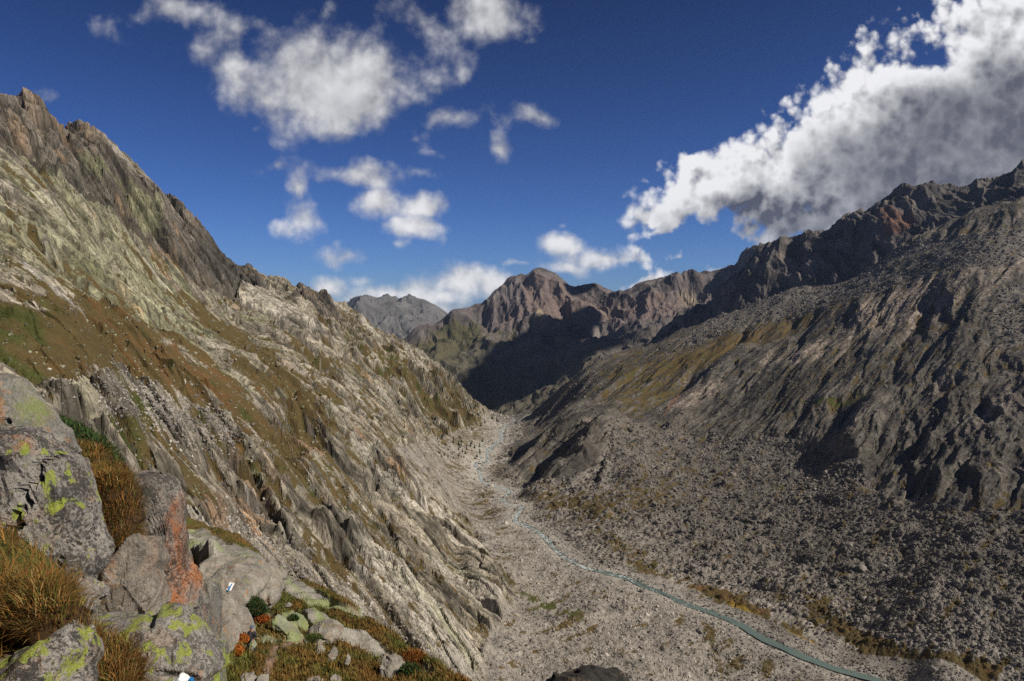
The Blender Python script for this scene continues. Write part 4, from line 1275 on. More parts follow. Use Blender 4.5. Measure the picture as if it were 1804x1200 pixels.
# the near boulders on the left
outline_rock("boulder", [(-160, 700), (-90, 672), (-40, 660), (0, 660), (22, 668), (48, 698), (68, 725), (84, 750), (100, 785), (112, 830), (90, 900), (0, 930), (-150, 930)], 8.8, .7, G_UP, 11,
             "tall grey boulder with a green lichen wash at the left edge, above the speckled boulder", "boulder", 6, .026, chis=6, cracks=((50, 735, 44, 790, .05, .15),))
outline_rock("boulder", [(-190, 790), (-90, 770), (0, 762), (30, 762), (72, 776), (102, 794), (122, 806), (136, 838), (150, 862), (168, 895), (178, 920), (190, 950), (206, 975), (205, 990), (196, 1010), (170, 1040), (140, 1080), (90, 1130), (0, 1180), (-190, 1190)],
             7.0, .62, G_BIG, 12, "huge speckled granite boulder with lime lichen dots, left of the grassy gully", "boulder", 6, .026, chis=8,
             cracks=((104, 800, 84, 900, .03, .16), (84, 900, 76, 1010, .04, .2)))
outline_rock("rock_pillar", [(196, 872), (214, 852), (234, 846), (246, 838), (262, 838), (284, 836), (302, 846), (314, 880), (320, 925), (324, 970), (328, 1010), (338, 1045), (348, 1080), (358, 1120), (352, 1170), (280, 1180), (222, 1150), (200, 1080), (190, 1010), (188, 940)],
             8.4, .5, G_PIL, 13, "upright rock pillar with a bright orange iron stain down its right edge", "rock", 6, .035, chis=6, cracks=((190, 1015, 162, 1042, .03, .25), (240, 1060, 232, 1085, .03, .1)))
outline_rock("rock", [(118, 1062), (134, 1040), (150, 1030), (190, 1002), (210, 968), (236, 940), (262, 960), (276, 1040), (270, 1110), (250, 1160), (170, 1160), (124, 1120)], 7.3, .5, G_BIG2, 113, "tan granite block with rusty tint between the big boulder and the pillar", "rock", 6, .045, chis=9, flat=.42, cracks=((196, 1015, 166, 1046, .03, .2),))
outline_rock("rock", [(132, 892), (140, 886), (158, 896), (172, 905), (178, 922), (170, 940), (150, 930), (138, 910)], 8.3, .35, G_SIDE, 14, "small dark ledge rock poking from behind the speckled boulder into the grass", "rock", 4, .09)
outline_rock("rock", [(98, 1036), (116, 1032), (130, 1038), (146, 1062), (154, 1075), (142, 1098), (126, 1112), (106, 1112), (98, 1080)], 5.2, .4, G_FRONT, 15, "small dark wedge of rock with lime lichen spots beside the orange tussock", "rock", 5, .06)
outline_rock("boulder", [(134, 1104), (148, 1094), (190, 1094), (240, 1092), (262, 1088), (288, 1080), (310, 1080), (332, 1098), (352, 1118), (368, 1136), (378, 1165), (384, 1210), (380, 1300), (180, 1300), (222, 1206), (222, 1150), (170, 1132), (140, 1118)],
             5.1, .45, G_FRONT, 16, "low boulder blotched all over with yellow green lichen at the bottom left", "boulder", 6, .035, chis=7)
outline_rock("boulder", [(-80, 1180), (0, 1168), (20, 1160), (44, 1150), (62, 1140), (88, 1118), (104, 1114), (118, 1130), (134, 1158), (142, 1180), (150, 1230), (130, 1320), (-80, 1320)],
             4.0, .4, G_BIG, 17, "grey rounded rock with lime lichen in the bottom left corner", "boulder", 5, .045)
outline_rock("rock", [(97, 1116), (100, 1100), (106, 1090), (112, 1092), (110, 1106), (104, 1120), (95, 1124)], 4.4, .06, G_SIDE, 18, "thin pale splinter of stone standing under the orange tussock", "rock", 4, .05)
outline_rock("rock_slab", [(343, 1028), (356, 1024), (376, 1030), (378, 1052), (377, 1100), (378, 1140), (384, 1210), (386, 1300), (368, 1300), (352, 1150), (342, 1090)], 10.5, .5, G_SIDE, 19,
             "thin upright green lichened slab standing right of the orange stained pillar", "rock", 5, .05, chis=6)
outline_rock("rock", [(378, 1064), (384, 1066), (392, 1078), (398, 1098), (398, 1114), (390, 1118), (378, 1110), (374, 1080)], 30, 1.6, G_MID, 20, "leaning pale rock in the turf just right of the upright green slab", "rock", 5, .06)
outline_rock("rock", [(378, 1110), (392, 1108), (402, 1126), (408, 1148), (402, 1154), (386, 1154), (372, 1150), (370, 1125)], 27, 1.4, G_MID, 21, "round topped grey rock below the leaning pale rock", "rock", 5, .06)
outline_rock("rock", [(396, 1084), (404, 1080), (416, 1086), (426, 1100), (434, 1118), (442, 1136), (440, 1146), (426, 1140), (412, 1120), (402, 1100)], 36, 1.6, G_MID, 22, "long pale rock sloping down beside the hiker", "rock", 5, .06)
led = outline_rock("rock_ledge", [(376, 1012), (384, 1004), (410, 1002), (440, 1010), (455, 1020), (462, 1036), (456, 1050), (446, 1056), (430, 1052), (412, 1048), (392, 1058), (378, 1056)], 43, 3.2, G_MID, 23,
                   "grey rock ledge with the white and blue trail mark painted on its face", "rock", 5, .035, chis=5, flat=.4)
outline_rock("rock", [(344, 1000), (360, 990), (384, 998), (398, 1006), (396, 1012), (378, 1010), (364, 1010), (350, 1012)], 45, 2.5, G_MID, 24, "low capstone roofing the dark hollow left of the trail mark", "rock", 5, .05, flat=.4)
outline_rock("rock", [(352, 1018), (366, 1022), (382, 1034), (382, 1052), (366, 1050), (346, 1042)], 42, 1.6, G_MID, 25, "rubbly rock under the dark hollow left of the trail mark", "rock", 5, .07)
outline_rock("rock", [(440, 1006), (462, 1006), (478, 1016), (492, 1030), (496, 1044), (486, 1060), (474, 1066), (462, 1056), (452, 1034)], 46, 2.6, G_MID, 26, "blocky tan rock joined to the right end of the trail mark ledge", "rock", 5, .06, flat=.42)
outline_rock("rock_slab", [(480, 1091), (486, 1086), (498, 1092), (510, 1103), (522, 1115), (528, 1123), (518, 1126), (504, 1123), (493, 1114), (484, 1102)], 44, .7, G_GREEN, 27, "bright green lichened slab sloping down right of the juniper cushion", "rock", 5, .04, flat=.42)
outline_rock("rock_slab", [(506, 1086), (518, 1082), (534, 1092), (548, 1104), (552, 1110), (540, 1114), (524, 1108), (510, 1098)], 46, .7, G_GREEN, 28, "green lichened slab behind the round bush", "rock", 5, .04, flat=.42)
outline_rock("rock_slab", [(532, 1124), (546, 1108), (566, 1102), (590, 1104), (604, 1112), (600, 1124), (574, 1122), (548, 1126)], 43, 1.2, G_MID, 29, "broad humped grey rock in the middle of the terrace turf", "rock", 5, .05, flat=.42)
outline_rock("rock_slab", [(570, 1074), (590, 1070), (618, 1078), (634, 1090), (626, 1096), (600, 1088), (580, 1082)], 56, 2.2, G_GREEN, 30, "flat green tinged slab at the outer rim of the terrace", "rock", 5, .04, flat=.42)
outline_rock("rock", [(573, 1160), (578, 1150), (584, 1143), (592, 1148), (594, 1156), (588, 1163), (578, 1164)], 36, .5, G_MID, 31, "pointed lichened stone standing in the rusty turf", "stone", 4, .09)
outline_rock("rock", [(556, 1146), (560, 1138), (568, 1142), (572, 1150), (564, 1154)], 38, .4, G_MID, 32, "squarish pale stone left of the pointed stone", "stone", 4, .09)
outline_rock("rock", [(555, 1132), (562, 1129), (568, 1134), (566, 1140), (558, 1140)], 40, .35, G_MID, 33, "small pale stone just below the humped grey rock", "stone", 4, .09)
outline_rock("rock", [(606, 1166), (612, 1154), (617, 1160), (615, 1170), (608, 1170)], 35, .3, G_MID, 34, "narrow grey stone right of the pointed stone", "stone", 4, .09)
outline_rock("rock", [(668, 1182), (672, 1168), (690, 1164), (706, 1172), (712, 1184), (700, 1192), (680, 1190)], 38, 1.2, G_MID, 35, "flat lichened rock near the right end of the turf", "rock", 5, .06)
outline_rock("rock", [(660, 1166), (676, 1160), (690, 1164), (684, 1170), (666, 1172)], 41, .8, G_MID, 36, "thin grey rock behind the flat lichened rock", "stone", 4, .08)
outline_rock("rock", [(418, 1202), (424, 1192), (440, 1192), (450, 1200), (446, 1214), (424, 1216)], 25, .5, G_MID, 37, "pale stone cut by the bottom edge, left of its neighbour", "stone", 4, .08)
outline_rock("rock", [(450, 1204), (456, 1191), (466, 1194), (472, 1206), (464, 1216), (452, 1214)], 25, .4, G_MID, 38, "small stone at the bottom edge, right of its neighbour", "stone", 4, .08)
outline_rock("rock", [(536, 1202), (544, 1196), (560, 1196), (566, 1204), (558, 1212), (540, 1212)], 30, .5, G_MID, 39, "flat stone at the bottom edge under the rusty turf", "stone", 4, .08)
outline_rock("rock", [(574, 1204), (584, 1194), (598, 1198), (602, 1208), (590, 1214), (578, 1214)], 31, .5, G_MID, 40, "rounded stone at the bottom edge beside the flat stone", "stone", 4, .08)
outline_rock("rock", [(700, 1198), (704, 1188), (711, 1194), (712, 1204), (704, 1206)], 37, .3, G_MID, 41, "little grey stone beside the dark green bush at the turf's end", "stone", 4, .08)
outline_rock("rock", [(502, 1064), (508, 1062), (514, 1066), (510, 1070), (503, 1069)], 50, .3, G_MID, 42, "small white stone on the green strip behind the slabs", "stone", 3, .08)
outline_rock("rock", [(440, 1132), (446, 1130), (452, 1138), (446, 1146), (440, 1142)], 35, .3, G_GREEN, 43, "little green topped stone right below the hiker", "stone", 3, .08)
outline_rock("boulder", [(962, 1216), (1000, 1201), (1012, 1192), (1030, 1187), (1052, 1187), (1078, 1191), (1096, 1197), (1112, 1206), (1150, 1250), (1140, 1300), (960, 1300)], 12.5, .5, G_DARK, 44,
             "nearly black rounded boulder top at the bottom edge of the picture", "boulder", 5, .04)

# painted way marks
M_PAINT_W = simple_mat("white_paint", (.78, .78, .76, 1), .7, vary=.08, vscale=30)
M_PAINT_B = simple_mat("blue_paint", (.02, .17, .42, 1), .7, vary=.1, vscale=30)
def solid_patch(name, quad, thick, mat, parent):
    q = np.array(quad); b = q + np.array((0, thick, 0))
    v = np.r_[q, b]
    n = len(quad)
    fc = [tuple(range(n)), tuple(range(2 * n - 1, n - 1, -1))] + [(i, i + n, (i + 1) % n + n, (i + 1) % n) for i in range(n)]
    o = mesh_obj(name, v - np.array(parent.location), fc, mat, parent)
    return o
def face_y(o, px, py):
    """how far forward the rock's own face stands on a sight line"""
    t, k = px2tk(px, py)
    d = Vector((t, 1, k)).normalized()
    ok, loc, nr, ix = o.ray_cast(-o.location, d)
    return loc.y + o.location.y if ok else None
bpy.context.view_layer.update()
fy = face_y(led, 405, 1035) or 40.0
def mark_quad(ps, yy, rock=None):
    return [pt(x, y, (face_y(rock, x, y) or yy) - .05 if rock else yy) for x, y in ps]
solid_patch("painted_mark", mark_quad([(404, 1027), (412, 1028.6), (406, 1041), (398.6, 1039)], fy - .12, led), .12, M_PAINT_W, led)["label"] = "white painted trail mark"
solid_patch("painted_stripe", mark_quad([(407, 1027.6), (409.6, 1028.1), (403.6, 1040.6), (401.0, 1039.9)], fy - .135, led) - np.array((0, .07, 0)), .12, M_PAINT_B, led)["label"] = "blue diagonal stripe of the trail mark"
wr = outline_rock("painted_stone", [(298, 1206), (304, 1198), (312, 1192), (318, 1189), (326, 1192), (334, 1198), (338, 1208), (336, 1230), (298, 1230)], 3.4, .05, M_PAINT_W, 45, "white painted stone tip with a blue edge at the bottom, below the yellow lichened boulder", "painted stone", 4, .03)
fy2 = 3.4 - .055
solid_patch("painted_stripe", mark_quad([(331, 1198), (336, 1199), (337, 1206), (329, 1212)], fy2), .03, M_PAINT_B, wr)

# ================================================================== loose stones, by geometry nodes (nobody could count them)
def scatter(name, P, S, Rt, mat, label, seed=0, sub=2, rough=.45):
    me = bpy.data.meshes.new(name)
    n = len(P)
    me.vertices.add(n); me.vertices.foreach_set("co", np.asarray(P, F32).ravel())
    for nm, dat in (("stone_scale", S), ("stone_turn", Rt)):
        at = me.attributes.new(nm, "FLOAT_VECTOR", "POINT"); at.data.foreach_set("vector", np.asarray(dat, F32).ravel())
    o = bpy.data.objects.new(name, me); COL.objects.link(o)
    tag(o, label, kind="stuff")
    ng = bpy.data.node_groups.new(name + "_nodes", "GeometryNodeTree")
    ng.interface.new_socket("Geometry", in_out="INPUT", socket_type="NodeSocketGeometry")
    ng.interface.new_socket("Geometry", in_out="OUTPUT", socket_type="NodeSocketGeometry")
    N, L = ng.nodes, ng.links
    gi, go = N.new("NodeGroupInput"), N.new("NodeGroupOutput")
    g2i = N.new("GeometryNodeGeometryToInstance")
    for k in range(4):
        ic = N.new("GeometryNodeMeshIcoSphere"); ic.inputs["Radius"].default_value = 1; ic.inputs["Subdivisions"].default_value = sub
        sp = N.new("GeometryNodeSetPosition")
        no = N.new("ShaderNodeTexNoise"); no.noise_dimensions = "4D"
        no.inputs["W"].default_value = seed * 9 + k * 5.3; no.inputs["Scale"].default_value = .9; no.inputs["Detail"].default_value = 3
        sb = N.new("ShaderNodeVectorMath"); sb.operation = "SUBTRACT"; sb.inputs[1].default_value = (.5, .5, .5)
        ml = N.new("ShaderNodeVectorMath"); ml.operation = "SCALE"; ml.inputs["Scale"].default_value = rough * 4
        L.new(no.outputs["Color"], sb.inputs[0]); L.new(sb.outputs[0], ml.inputs[0]); L.new(ml.outputs[0], sp.inputs["Offset"])
        L.new(ic.outputs["Mesh"], sp.inputs["Geometry"])
        sm = N.new("GeometryNodeSetMaterial"); sm.inputs["Material"].default_value = mat
        L.new(sp.outputs[0], sm.inputs["Geometry"])
        L.new(sm.outputs[0], g2i.inputs[0])
    ip = N.new("GeometryNodeInstanceOnPoints")
    L.new(gi.outputs[0], ip.inputs["Points"]); L.new(g2i.outputs[0], ip.inputs["Instance"])
    ip.inputs["Pick Instance"].default_value = True
    ri = N.new("FunctionNodeRandomValue"); ri.data_type = "INT"
    ri.inputs[4].default_value = 0; ri.inputs[5].default_value = 3
    L.new(ri.outputs[2], ip.inputs["Instance Index"])
    for nm, sock in (("stone_scale", "Scale"), ("stone_turn", "Rotation")):
        na = N.new("GeometryNodeInputNamedAttribute"); na.data_type = "FLOAT_VECTOR"; na.inputs["Name"].default_value = nm
        if sock == "Rotation":
            e2 = N.new("FunctionNodeEulerToRotation"); L.new(na.outputs[0], e2.inputs[0]); L.new(e2.outputs[0], ip.inputs[sock])
        else:
            L.new(na.outputs[0], ip.inputs[sock])
    L.new(ip.outputs[0], go.inputs[0])
    md = o.modifiers.new("scatter", "NODES"); md.node_group = ng
    return o


rng = np.random.default_rng(5)
PXm, PYm = project(MX_, MY_, MZ_)
inframe = (PXm > -60) & (PXm < 1870) & (PYm > 250) & (PYm < 1240)


def pick(mask, n):
    w = np.flatnonzero((mask * inframe).ravel() > rng.random(mask.size) * .999 + .001)
    w = rng.choice(w, size=min(n, len(w)), replace=False)
    return w


def stones(mask, n, p0, p1, power):
    w = pick(mask, n)
    x, y, z = MX_.ravel()[w], MY_.ravel()[w], MZ_.ravel()[w]
    u = rng.random(len(w))
    px = p0 + (p1 - p0) * u ** power
    s = px * y / FPX / 2
    S = s[:, None] * rng.uniform(.6, 1.15, (len(w), 3)); S[:, 2] *= .8
    return np.stack([x, y, z + S[:, 2] * .12], 1), S, rng.uniform(0, 6.28, (len(w), 3)), px, w


def stone_mat(name, c):
    m = bpy.data.materials.new(name); m.use_nodes = True
    T = NT(m.node_tree); bs = T.n["Principled BSDF"]
    oi = T.n.new("ShaderNodeObjectInfo").outputs["Random"]
    g = T.n.new("ShaderNodeNewGeometry").outputs["Position"]
    f = T.m("ADD", T.mapr(oi, 0, 1, .62, 1.35, smooth=False), T.m("MULTIPLY", T.m("SUBTRACT", T.noise(g, .9, 5, .7), .5), .7))
    big = T.mapr(T.noise(g, .014, 6, .7), .38, .64, .50, 1.42)
    f = T.m("MULTIPLY", f, big)
    T.put(bs.inputs["Base Color"], T.mix(1.0, c, T.comb(f, f, f), "MULTIPLY"))
    bs.inputs["Roughness"].default_value = .92; bs.inputs["Specular IOR Level"].default_value = .2
    return m


S_PALE = stone_mat("pale_stone", (.30, .275, .24))
S_GREY = stone_mat("grey_stone", (.165, .15, .132))
S_LICH = stone_mat("lichened_stone", (.22, .22, .15))
tal_left = MTAL * (MSIDE < 25) * (1 - .7 * MTURF)
bank = np.clip(1 - sstep(MSIDE, 35, 90) * 1.0, 0, 1) * (MY_ < 760)
tal_right = MTAL * (MSIDE >= 25) * (1 - .8 * bank) * (1 - .85 * MTURF)
P, S, Rt, _, _ = stones(tal_right * np.clip(.62 + .9 * fbm((MX_ * .65 - MY_ * .75) / 16, (MX_ + MY_) / 190, 210, 4), .08, 1), 80000, .9, 5.6, 4.4)
scatter("boulder_field", P, S, Rt, S_GREY, "countless grey boulders covering the dim slope right of the river", 1)
P, S, Rt, _, _ = stones(tal_left, 26000, 1.4, 5.0, 3.4)
scatter("rubble", P, S, Rt, S_PALE, "countless pale stones covering the flat between left slabs and river", 2)
P, S, Rt, _, _ = stones(MTURF * MLEFT * (MY_ < 1300), 6000, 1.2, 6.5, 4.5)
P2_, S2_, R2_, _, _ = stones(MLEFT * (1 - .6 * MTURF) * np.clip(blobs(PXm, PYm, [(270, 720, 110, 40, 25, .9), (360, 740, 60, 26, 25, 1.2), (430, 960, 60, 40, 40, .8), (560, 1040, 80, 30, 40, .8), (700, 1120, 80, 30, 40, .7)]), 0, 1), 9000, 1.6, 8, 3.0)
scatter("rubble", P2_, S2_, R2_, S_PALE, "pale broken stones lying in patches among the left slabs", 5)
scatter("loose_stones", P, S, Rt, S_LICH, "pale lichened stones strewn over the brown turf of the left slope", 3)
P, S, Rt, _, _ = stones(MRIGHT * (PYm < 780) * (1 - MTURF), 6000, 1.2, 5.0, 3.6)
scatter("rubble", P, S, Rt, S_GREY, "small dark stones strewn over the worn rock slopes on the right", 4)

# the largest boulders, one object each
def boulder_mesh(k, sub=3):
    v, f = ico(sub)
    r_ = np.random.default_rng(900 + k)
    v = chisel(v.copy(), r_, 14, .55, .9)
    v *= r_.uniform(.8, 1.2, 3)
    v = v + v / np.linalg.norm(v, axis=1)[:, None] * (n3(v, 1.4, 70 + k, 4) * .16)[:, None]
    me = bpy.data.meshes.new("boulder")
    me.from_pydata(v.tolist(), [], f.tolist())
    return me


BM = [boulder_mesh(k, 2) for k in range(6)]
for b_ in BM: b_.materials.append(S_GREY)
BMp = [b_.copy() for b_ in BM]
for b_ in BMp: b_.materials.clear(); b_.materials.append(S_PALE)


def add_boulder(px, p, size_px, label, group, meshes, flat=.8):
    s = size_px * p[1] / FPX / 2
    o = bpy.data.objects.new("boulder", meshes[rng.integers(len(meshes))])
    o.location = (p[0], p[1], p[2] + s * .25)
    o.scale = (s * rng.uniform(.85, 1.15), s * rng.uniform(.85, 1.15), s * flat)
    o.rotation_euler = (rng.uniform(-.3, .3), rng.uniform(-.3, .3), rng.uniform(0, 6.28))
    COL.objects.link(o)
    tag(o, label, "boulder", group)
    return o


def ground_at(px, py):
    d = (PXm - px) ** 2 + (PYm - py) ** 2 + np.where(MVIS, 0, 1e6)
    i = np.argmin(d)
    return MX_.ravel()[i], MY_.ravel()[i], MZ_.ravel()[i]


NAMED = [(1518, 1003, 20, "largest pale boulder alone in the middle of the dim scree slope"), (1480, 1058, 12, "pale boulder left of its twin near the foot of the dim scree slope"),
         (1524, 1057, 13, "flat pale boulder right of its twin near the foot of the dim scree slope"), (1110, 758, 15, "dark boulder perched on the edge of the moraine bench"),
         (1722, 980, 18, "big grey boulder high on the right scree near the frame edge"), (1556, 998, 11, "boulder just right of the largest pale boulder"),
         (1196, 957, 15, "broad grey block on the slope above the river bend"), (1132, 1043, 13, "dark block beside the river where it turns turquoise"),
         (1710, 1115, 13, "grey boulder near the right foot of the scree, by the turf streaks"), (1645, 1182, 16, "pale boulder close to the bottom edge right of the river"),
         (1008, 860, 9, "pale patch of rock standing in the shadow of the dark spur")]
for (bx_, by_, bs_, lb_) in NAMED:
    add_boulder(bx_, ground_at(bx_, by_), bs_, lb_, None, BMp if "pale" in lb_ else BM, .75)
ZONES = [((1180, 1804, 780, 880), 50, "grey boulder in the upper belt of the dim scree slope, below the gullied cliffs", "boulders in the upper belt of the right scree", BM, 0),
         ((1200, 1804, 880, 1010), 70, "grey boulder in the middle belt of the dim scree slope", "boulders in the middle belt of the right scree", BM, 0),
         ((1350, 1804, 1010, 1200), 80, "grey boulder on the lower scree beside the rusty turf streaks", "boulders at the foot of the right scree", BM, 0),
         ((1000, 1300, 850, 1000), 36, "dark boulder on the hummocky slope right of the river rapids", "boulders above the river rapids", BM, 0),
         ((860, 1300, 1010, 1200), 30, "pale boulder on the stony flat left of the turquoise river", "boulders on the flat left of the river", BMp, 1),
         ((740, 900, 820, 1000), 14, "pale boulder on the upper flat between slabs and winding stream", "boulders on the upper flat", BMp, 1)]
for (x0, x1, y0, y1), n, lb, grp, ms, left in ZONES:
    mk = ((PXm > x0) & (PXm < x1) & (PYm > y0) & (PYm < y1)) * (tal_left if left else tal_right)
    for i in pick(mk, n):
        add_boulder(0, (MX_.ravel()[i], MY_.ravel()[i], MZ_.ravel()[i]), 6.5 + 7 * rng.random() ** 2.5, lb, grp, ms)

# ================================================================== conifers in the valley
def leaf_mat(name, rough=.85, tr=.25):
    m = bpy.data.materials.new(name); m.use_nodes = True
    T = NT(m.node_tree); bs = T.n["Principled BSDF"]
    at = T.n.new("ShaderNodeAttribute"); at.attribute_name = "tint"
    T.put(bs.inputs["Base Color"], at.outputs["Color"]); bs.inputs["Roughness"].default_value = rough
    bs.inputs["Specular IOR Level"].default_value = .15
    return m


M_LEAF = leaf_mat("leaf_and_blade")


def pine_mesh(k):
    r_ = np.random.default_rng(300 + k)
    V, Fc = [], []
    for t in range(7):
        z0 = .12 + t * .125; rad = (.30 - t * .038) * r_.uniform(.85, 1.15)
        b = len(V); V.append((r_.normal() * .01, r_.normal() * .01, z0 + .22))
        n = 9
        for i in range(n):
            a = 6.283 * i / n + t; rr = rad * (1.0 if i % 2 else .62) * r_.uniform(.8, 1.2)
            V.append((rr * math.cos(a), rr * math.sin(a), z0 - .03 * (i % 2) + r_.normal() * .012))
        for i in range(n): Fc.append((b, b + 1 + i, b + 1 + (i + 1) % n))
    b = len(V)
    for i in range(5): V.append((.025 * math.cos(i * 1.257), .025 * math.sin(i * 1.257), 0)); V.append((.018 * math.cos(i * 1.257), .018 * math.sin(i * 1.257), .3))
    for i in range(5): Fc.append((b + 2 * i, b + 2 * ((i + 1) % 5), b + 2 * ((i + 1) % 5) + 1, b + 2 * i + 1))
    me = bpy.data.meshes.new("pine_tree"); me.from_pydata(V, [], Fc)
    at = me.color_attributes.new("tint", "FLOAT_COLOR", "POINT")
    for i, d in enumerate(at.data): d.color = (.022, .032, .014, 1) if i < b else (.07, .05, .035, 1)
    me.materials.append(M_LEAF)
    return me


PINES = [pine_mesh(k) for k in range(4)]
pz = [((770, 850, 772, 812), 46, "small dark conifer on the grassy fan left of the pale stream bed", "conifers on the fan left of the stream"),
      ((820, 905, 700, 760), 34, "small dark conifer on the shaded lower slope at the valley narrows", "conifers at the valley narrows"),
      ((700, 800, 745, 790), 12, "tiny conifer scattered high on the left valley side", "conifers high on the left valley side")]
for (x0, x1, y0, y1), n, lb, grp in pz:
    mk = ((PXm > x0) & (PXm < x1) & (PYm > y0) & (PYm < y1) & (MSIDE < -10) & MVIS).astype(F32)
    for i in pick(mk, n):
        o = bpy.data.objects.new("pine_tree", PINES[rng.integers(4)])
        o.location = (MX_.ravel()[i], MY_.ravel()[i], MZ_.ravel()[i] - .3)
        h = rng.uniform(4.5, 8.5) * o.location.y / FPX
        o.scale = (h, h, h); o.rotation_euler = (0, 0, rng.uniform(0, 6))
        COL.objects.link(o); tag(o, lb, "conifer", grp)

# ================================================================== grass and bushes of the terrace
def blades(name, roots, lens, cols_, label, lean=.6, width=.006, parent=None, seed=0, segs=3, droop=.5, outdir=None, kind="stuff"):
    r_ = np.random.default_rng(seed)
    n = len(roots); roots = np.asarray(roots)
    az = r_.uniform(0, 2 * math.pi, n)
    d = np.stack([np.cos(az), np.sin(az)], 1)
    if outdir is not None:
        d = d * .45 + outdir; d /= np.linalg.norm(d, axis=1)[:, None] + 1e-6
    side = np.stack([-d[:, 1], d[:, 0]], 1)
    le = lean * r_.uniform(.3, 1.4, n)
    V = []; 
    for sgi in range(segs + 1):
        t = sgi / segs
        out = le * t ** 1.6 * lens
        up = lens * (t - droop * le * t * t * .8)
        w = width * (1 - t) ** .7 if sgi < segs else width * .0
        c = np.c_[roots[:, 0] + d[:, 0] * out, roots[:, 1] + d[:, 1] * out, roots[:, 2] + up]
        wv = (np.asarray(w) * np.ones(n))[:, None]
        V.append(c - np.c_[side, np.zeros(n)] * wv); 
        if sgi < segs: V.append(c + np.c_[side, np.zeros(n)] * wv)
    m_ = len(V)
    VV = np.stack(V, 1).reshape(-1, 3)
    base = np.arange(n)[:, None] * m_
    F_ = []
    for sgi in range(segs - 1):
        a = 2 * sgi
        F_.append(base + np.array([a, a + 1, a + 3])); F_.append(base + np.array([a, a + 3, a + 2]))
    a = 2 * (segs - 1)
    F_.append(base + np.array([a, a + 1, a + 2]))
    FF = np.concatenate(F_, 0)
    cc = np.repeat(cols_, m_, 0)
    o = mesh_obj(name, VV, FF, M_LEAF, parent, colors=cc)
    if kind: tag(o, label, kind=kind)
    return o


def palette(n, r_, w=(.4, .3, .3)):
    P_ = np.array([(.27, .135, .035), (.155, .075, .022), (.10, .105, .022), (.33, .23, .09)])
    k = r_.choice(4, n, p=np.array([w[0], w[1], w[2], .12]) / (sum(w) + .12))
    return np.clip(P_[k] * r_.uniform(.6, 1.3, (n, 1)), 0, 1)


def tussocks(name, spots, label, seed, per=260, length=.34, width=.0045, w=(.4, .3, .3), mound=.55):
    """spots: px, py, Y, radius (m) of each hummock"""
    r_ = np.random.default_rng(seed)
    RR, LL, CC, OO = [], [], [], []
    mv, mf = [], []
    for (px, py, Y_, rad) in spots:
        c = pt(px, py, Y_)
        n = int(per * rad / .3)
        a = r_.uniform(0, 6.283, n); q = np.sqrt(r_.random(n)) 
        ro = np.c_[c[0] + rad * q * np.cos(a), c[1] + rad * q * np.sin(a), c[2] + rad * mound * (1 - q ** 2) - .02]
        RR.append(ro); LL.append(length * r_.uniform(.45, 1.15, n))
        tone = r_.uniform(.75, 1.2)
        CC.append(palette(n, r_, w) * tone); OO.append(np.c_[np.cos(a), np.sin(a)] * (q * 1.3)[:, None])
        v, f = ico(2)
        vv = v * np.array([rad, rad, rad * mound]) * r_.uniform(.85, 1.1, (len(v), 1)) + c - np.array([0, 0, .03])
        mf.append(f + sum(len(x) for x in mv)); mv.append(vv)
    o = blades(name, np.concatenate(RR), np.concatenate(LL), np.concatenate(CC), label, lean=.7, width=width, seed=seed, outdir=np.concatenate(OO), droop=.9)
    mvv = np.concatenate(mv)
    so = mesh_obj("turf_mound", mvv, np.concatenate(mf), M_LEAF, o, colors=np.tile(np.array([(.05, .03, .013)]), (len(mvv), 1)), smooth=True)
    so["kind"] = "stuff"
    return o


r2 = np.random.default_rng(77)
sp = []
for i in range(26):      # tussock hanging over the hollow in the lower left corner
    px = r2.uniform(-60, 104); py = np.interp(px, [-60, 0, 60, 104], [1030, 1038, 1046, 1082]) + r2.uniform(0, 70) * (1 - max(px, 0) / 170)
    sp.append((px, py, 4.35 + (1090 - py) / 70 * .5 + r2.uniform(-.1, .1), .20))
tussocks("grass", sp, "thick orange and green grass tussock hanging over the lower left rock", 1, per=420, length=.19, width=.0035, w=(.42, .26, .3), mound=.6)
sp = []
for i in range(22):
    px = r2.uniform(118, 222); py = np.interp(px, [118, 150, 222], [1130, 1135, 1165]) + r2.uniform(-8, 75)
    sp.append((px, py, 4.9 - (py - 1130) / 75 * .5, .16))
tussocks("grass", sp, "dark rusty grass between the two lichened bottom boulders", 2, per=420, length=.17, width=.0035, w=(.28, .5, .24), mound=.5)
sp = []
for i in range(64):      # the gully between big boulder and pillar
    f = r2.random() ** .8; py = 795 + f * 195
    xl = np.interp(py, [745, 800, 860, 920, 990], [78, 110, 142, 172, 190]); xr = np.interp(py, [745, 800, 860, 920, 990], [110, 168, 212, 214, 200])
    px = r2.uniform(xl, xr)
    sp.append((px, py, np.interp(py, [795, 860, 990], [10.5, 8.0, 7.35]) + r2.uniform(-.1, .1), .26))
tussocks("grass", sp, "rust and olive grass filling the gully behind the speckled boulder", 3, per=330, length=.20, width=.005, w=(.42, .34, .28), mound=.5)

# close turf round the near rocks
nm = (GX / GY < -.30) & (GY > 2.6) & (GY < 16)
wn = np.random.default_rng(18).choice(np.flatnonzero(nm.ravel()), 16000)
rn_ = np.stack([GX.ravel()[wn], GY.ravel()[wn], (GZ + dz).ravel()[wn] - .02], 1); rn_[:, :2] += r2.normal(size=(len(wn), 2)) * .05
blades("grass", rn_, r2.uniform(.10, .30, len(wn)), palette(len(wn), r2, (.36, .34, .34)), "short autumn grass between the near boulders", lean=.8, width=.005, seed=19, droop=.8)

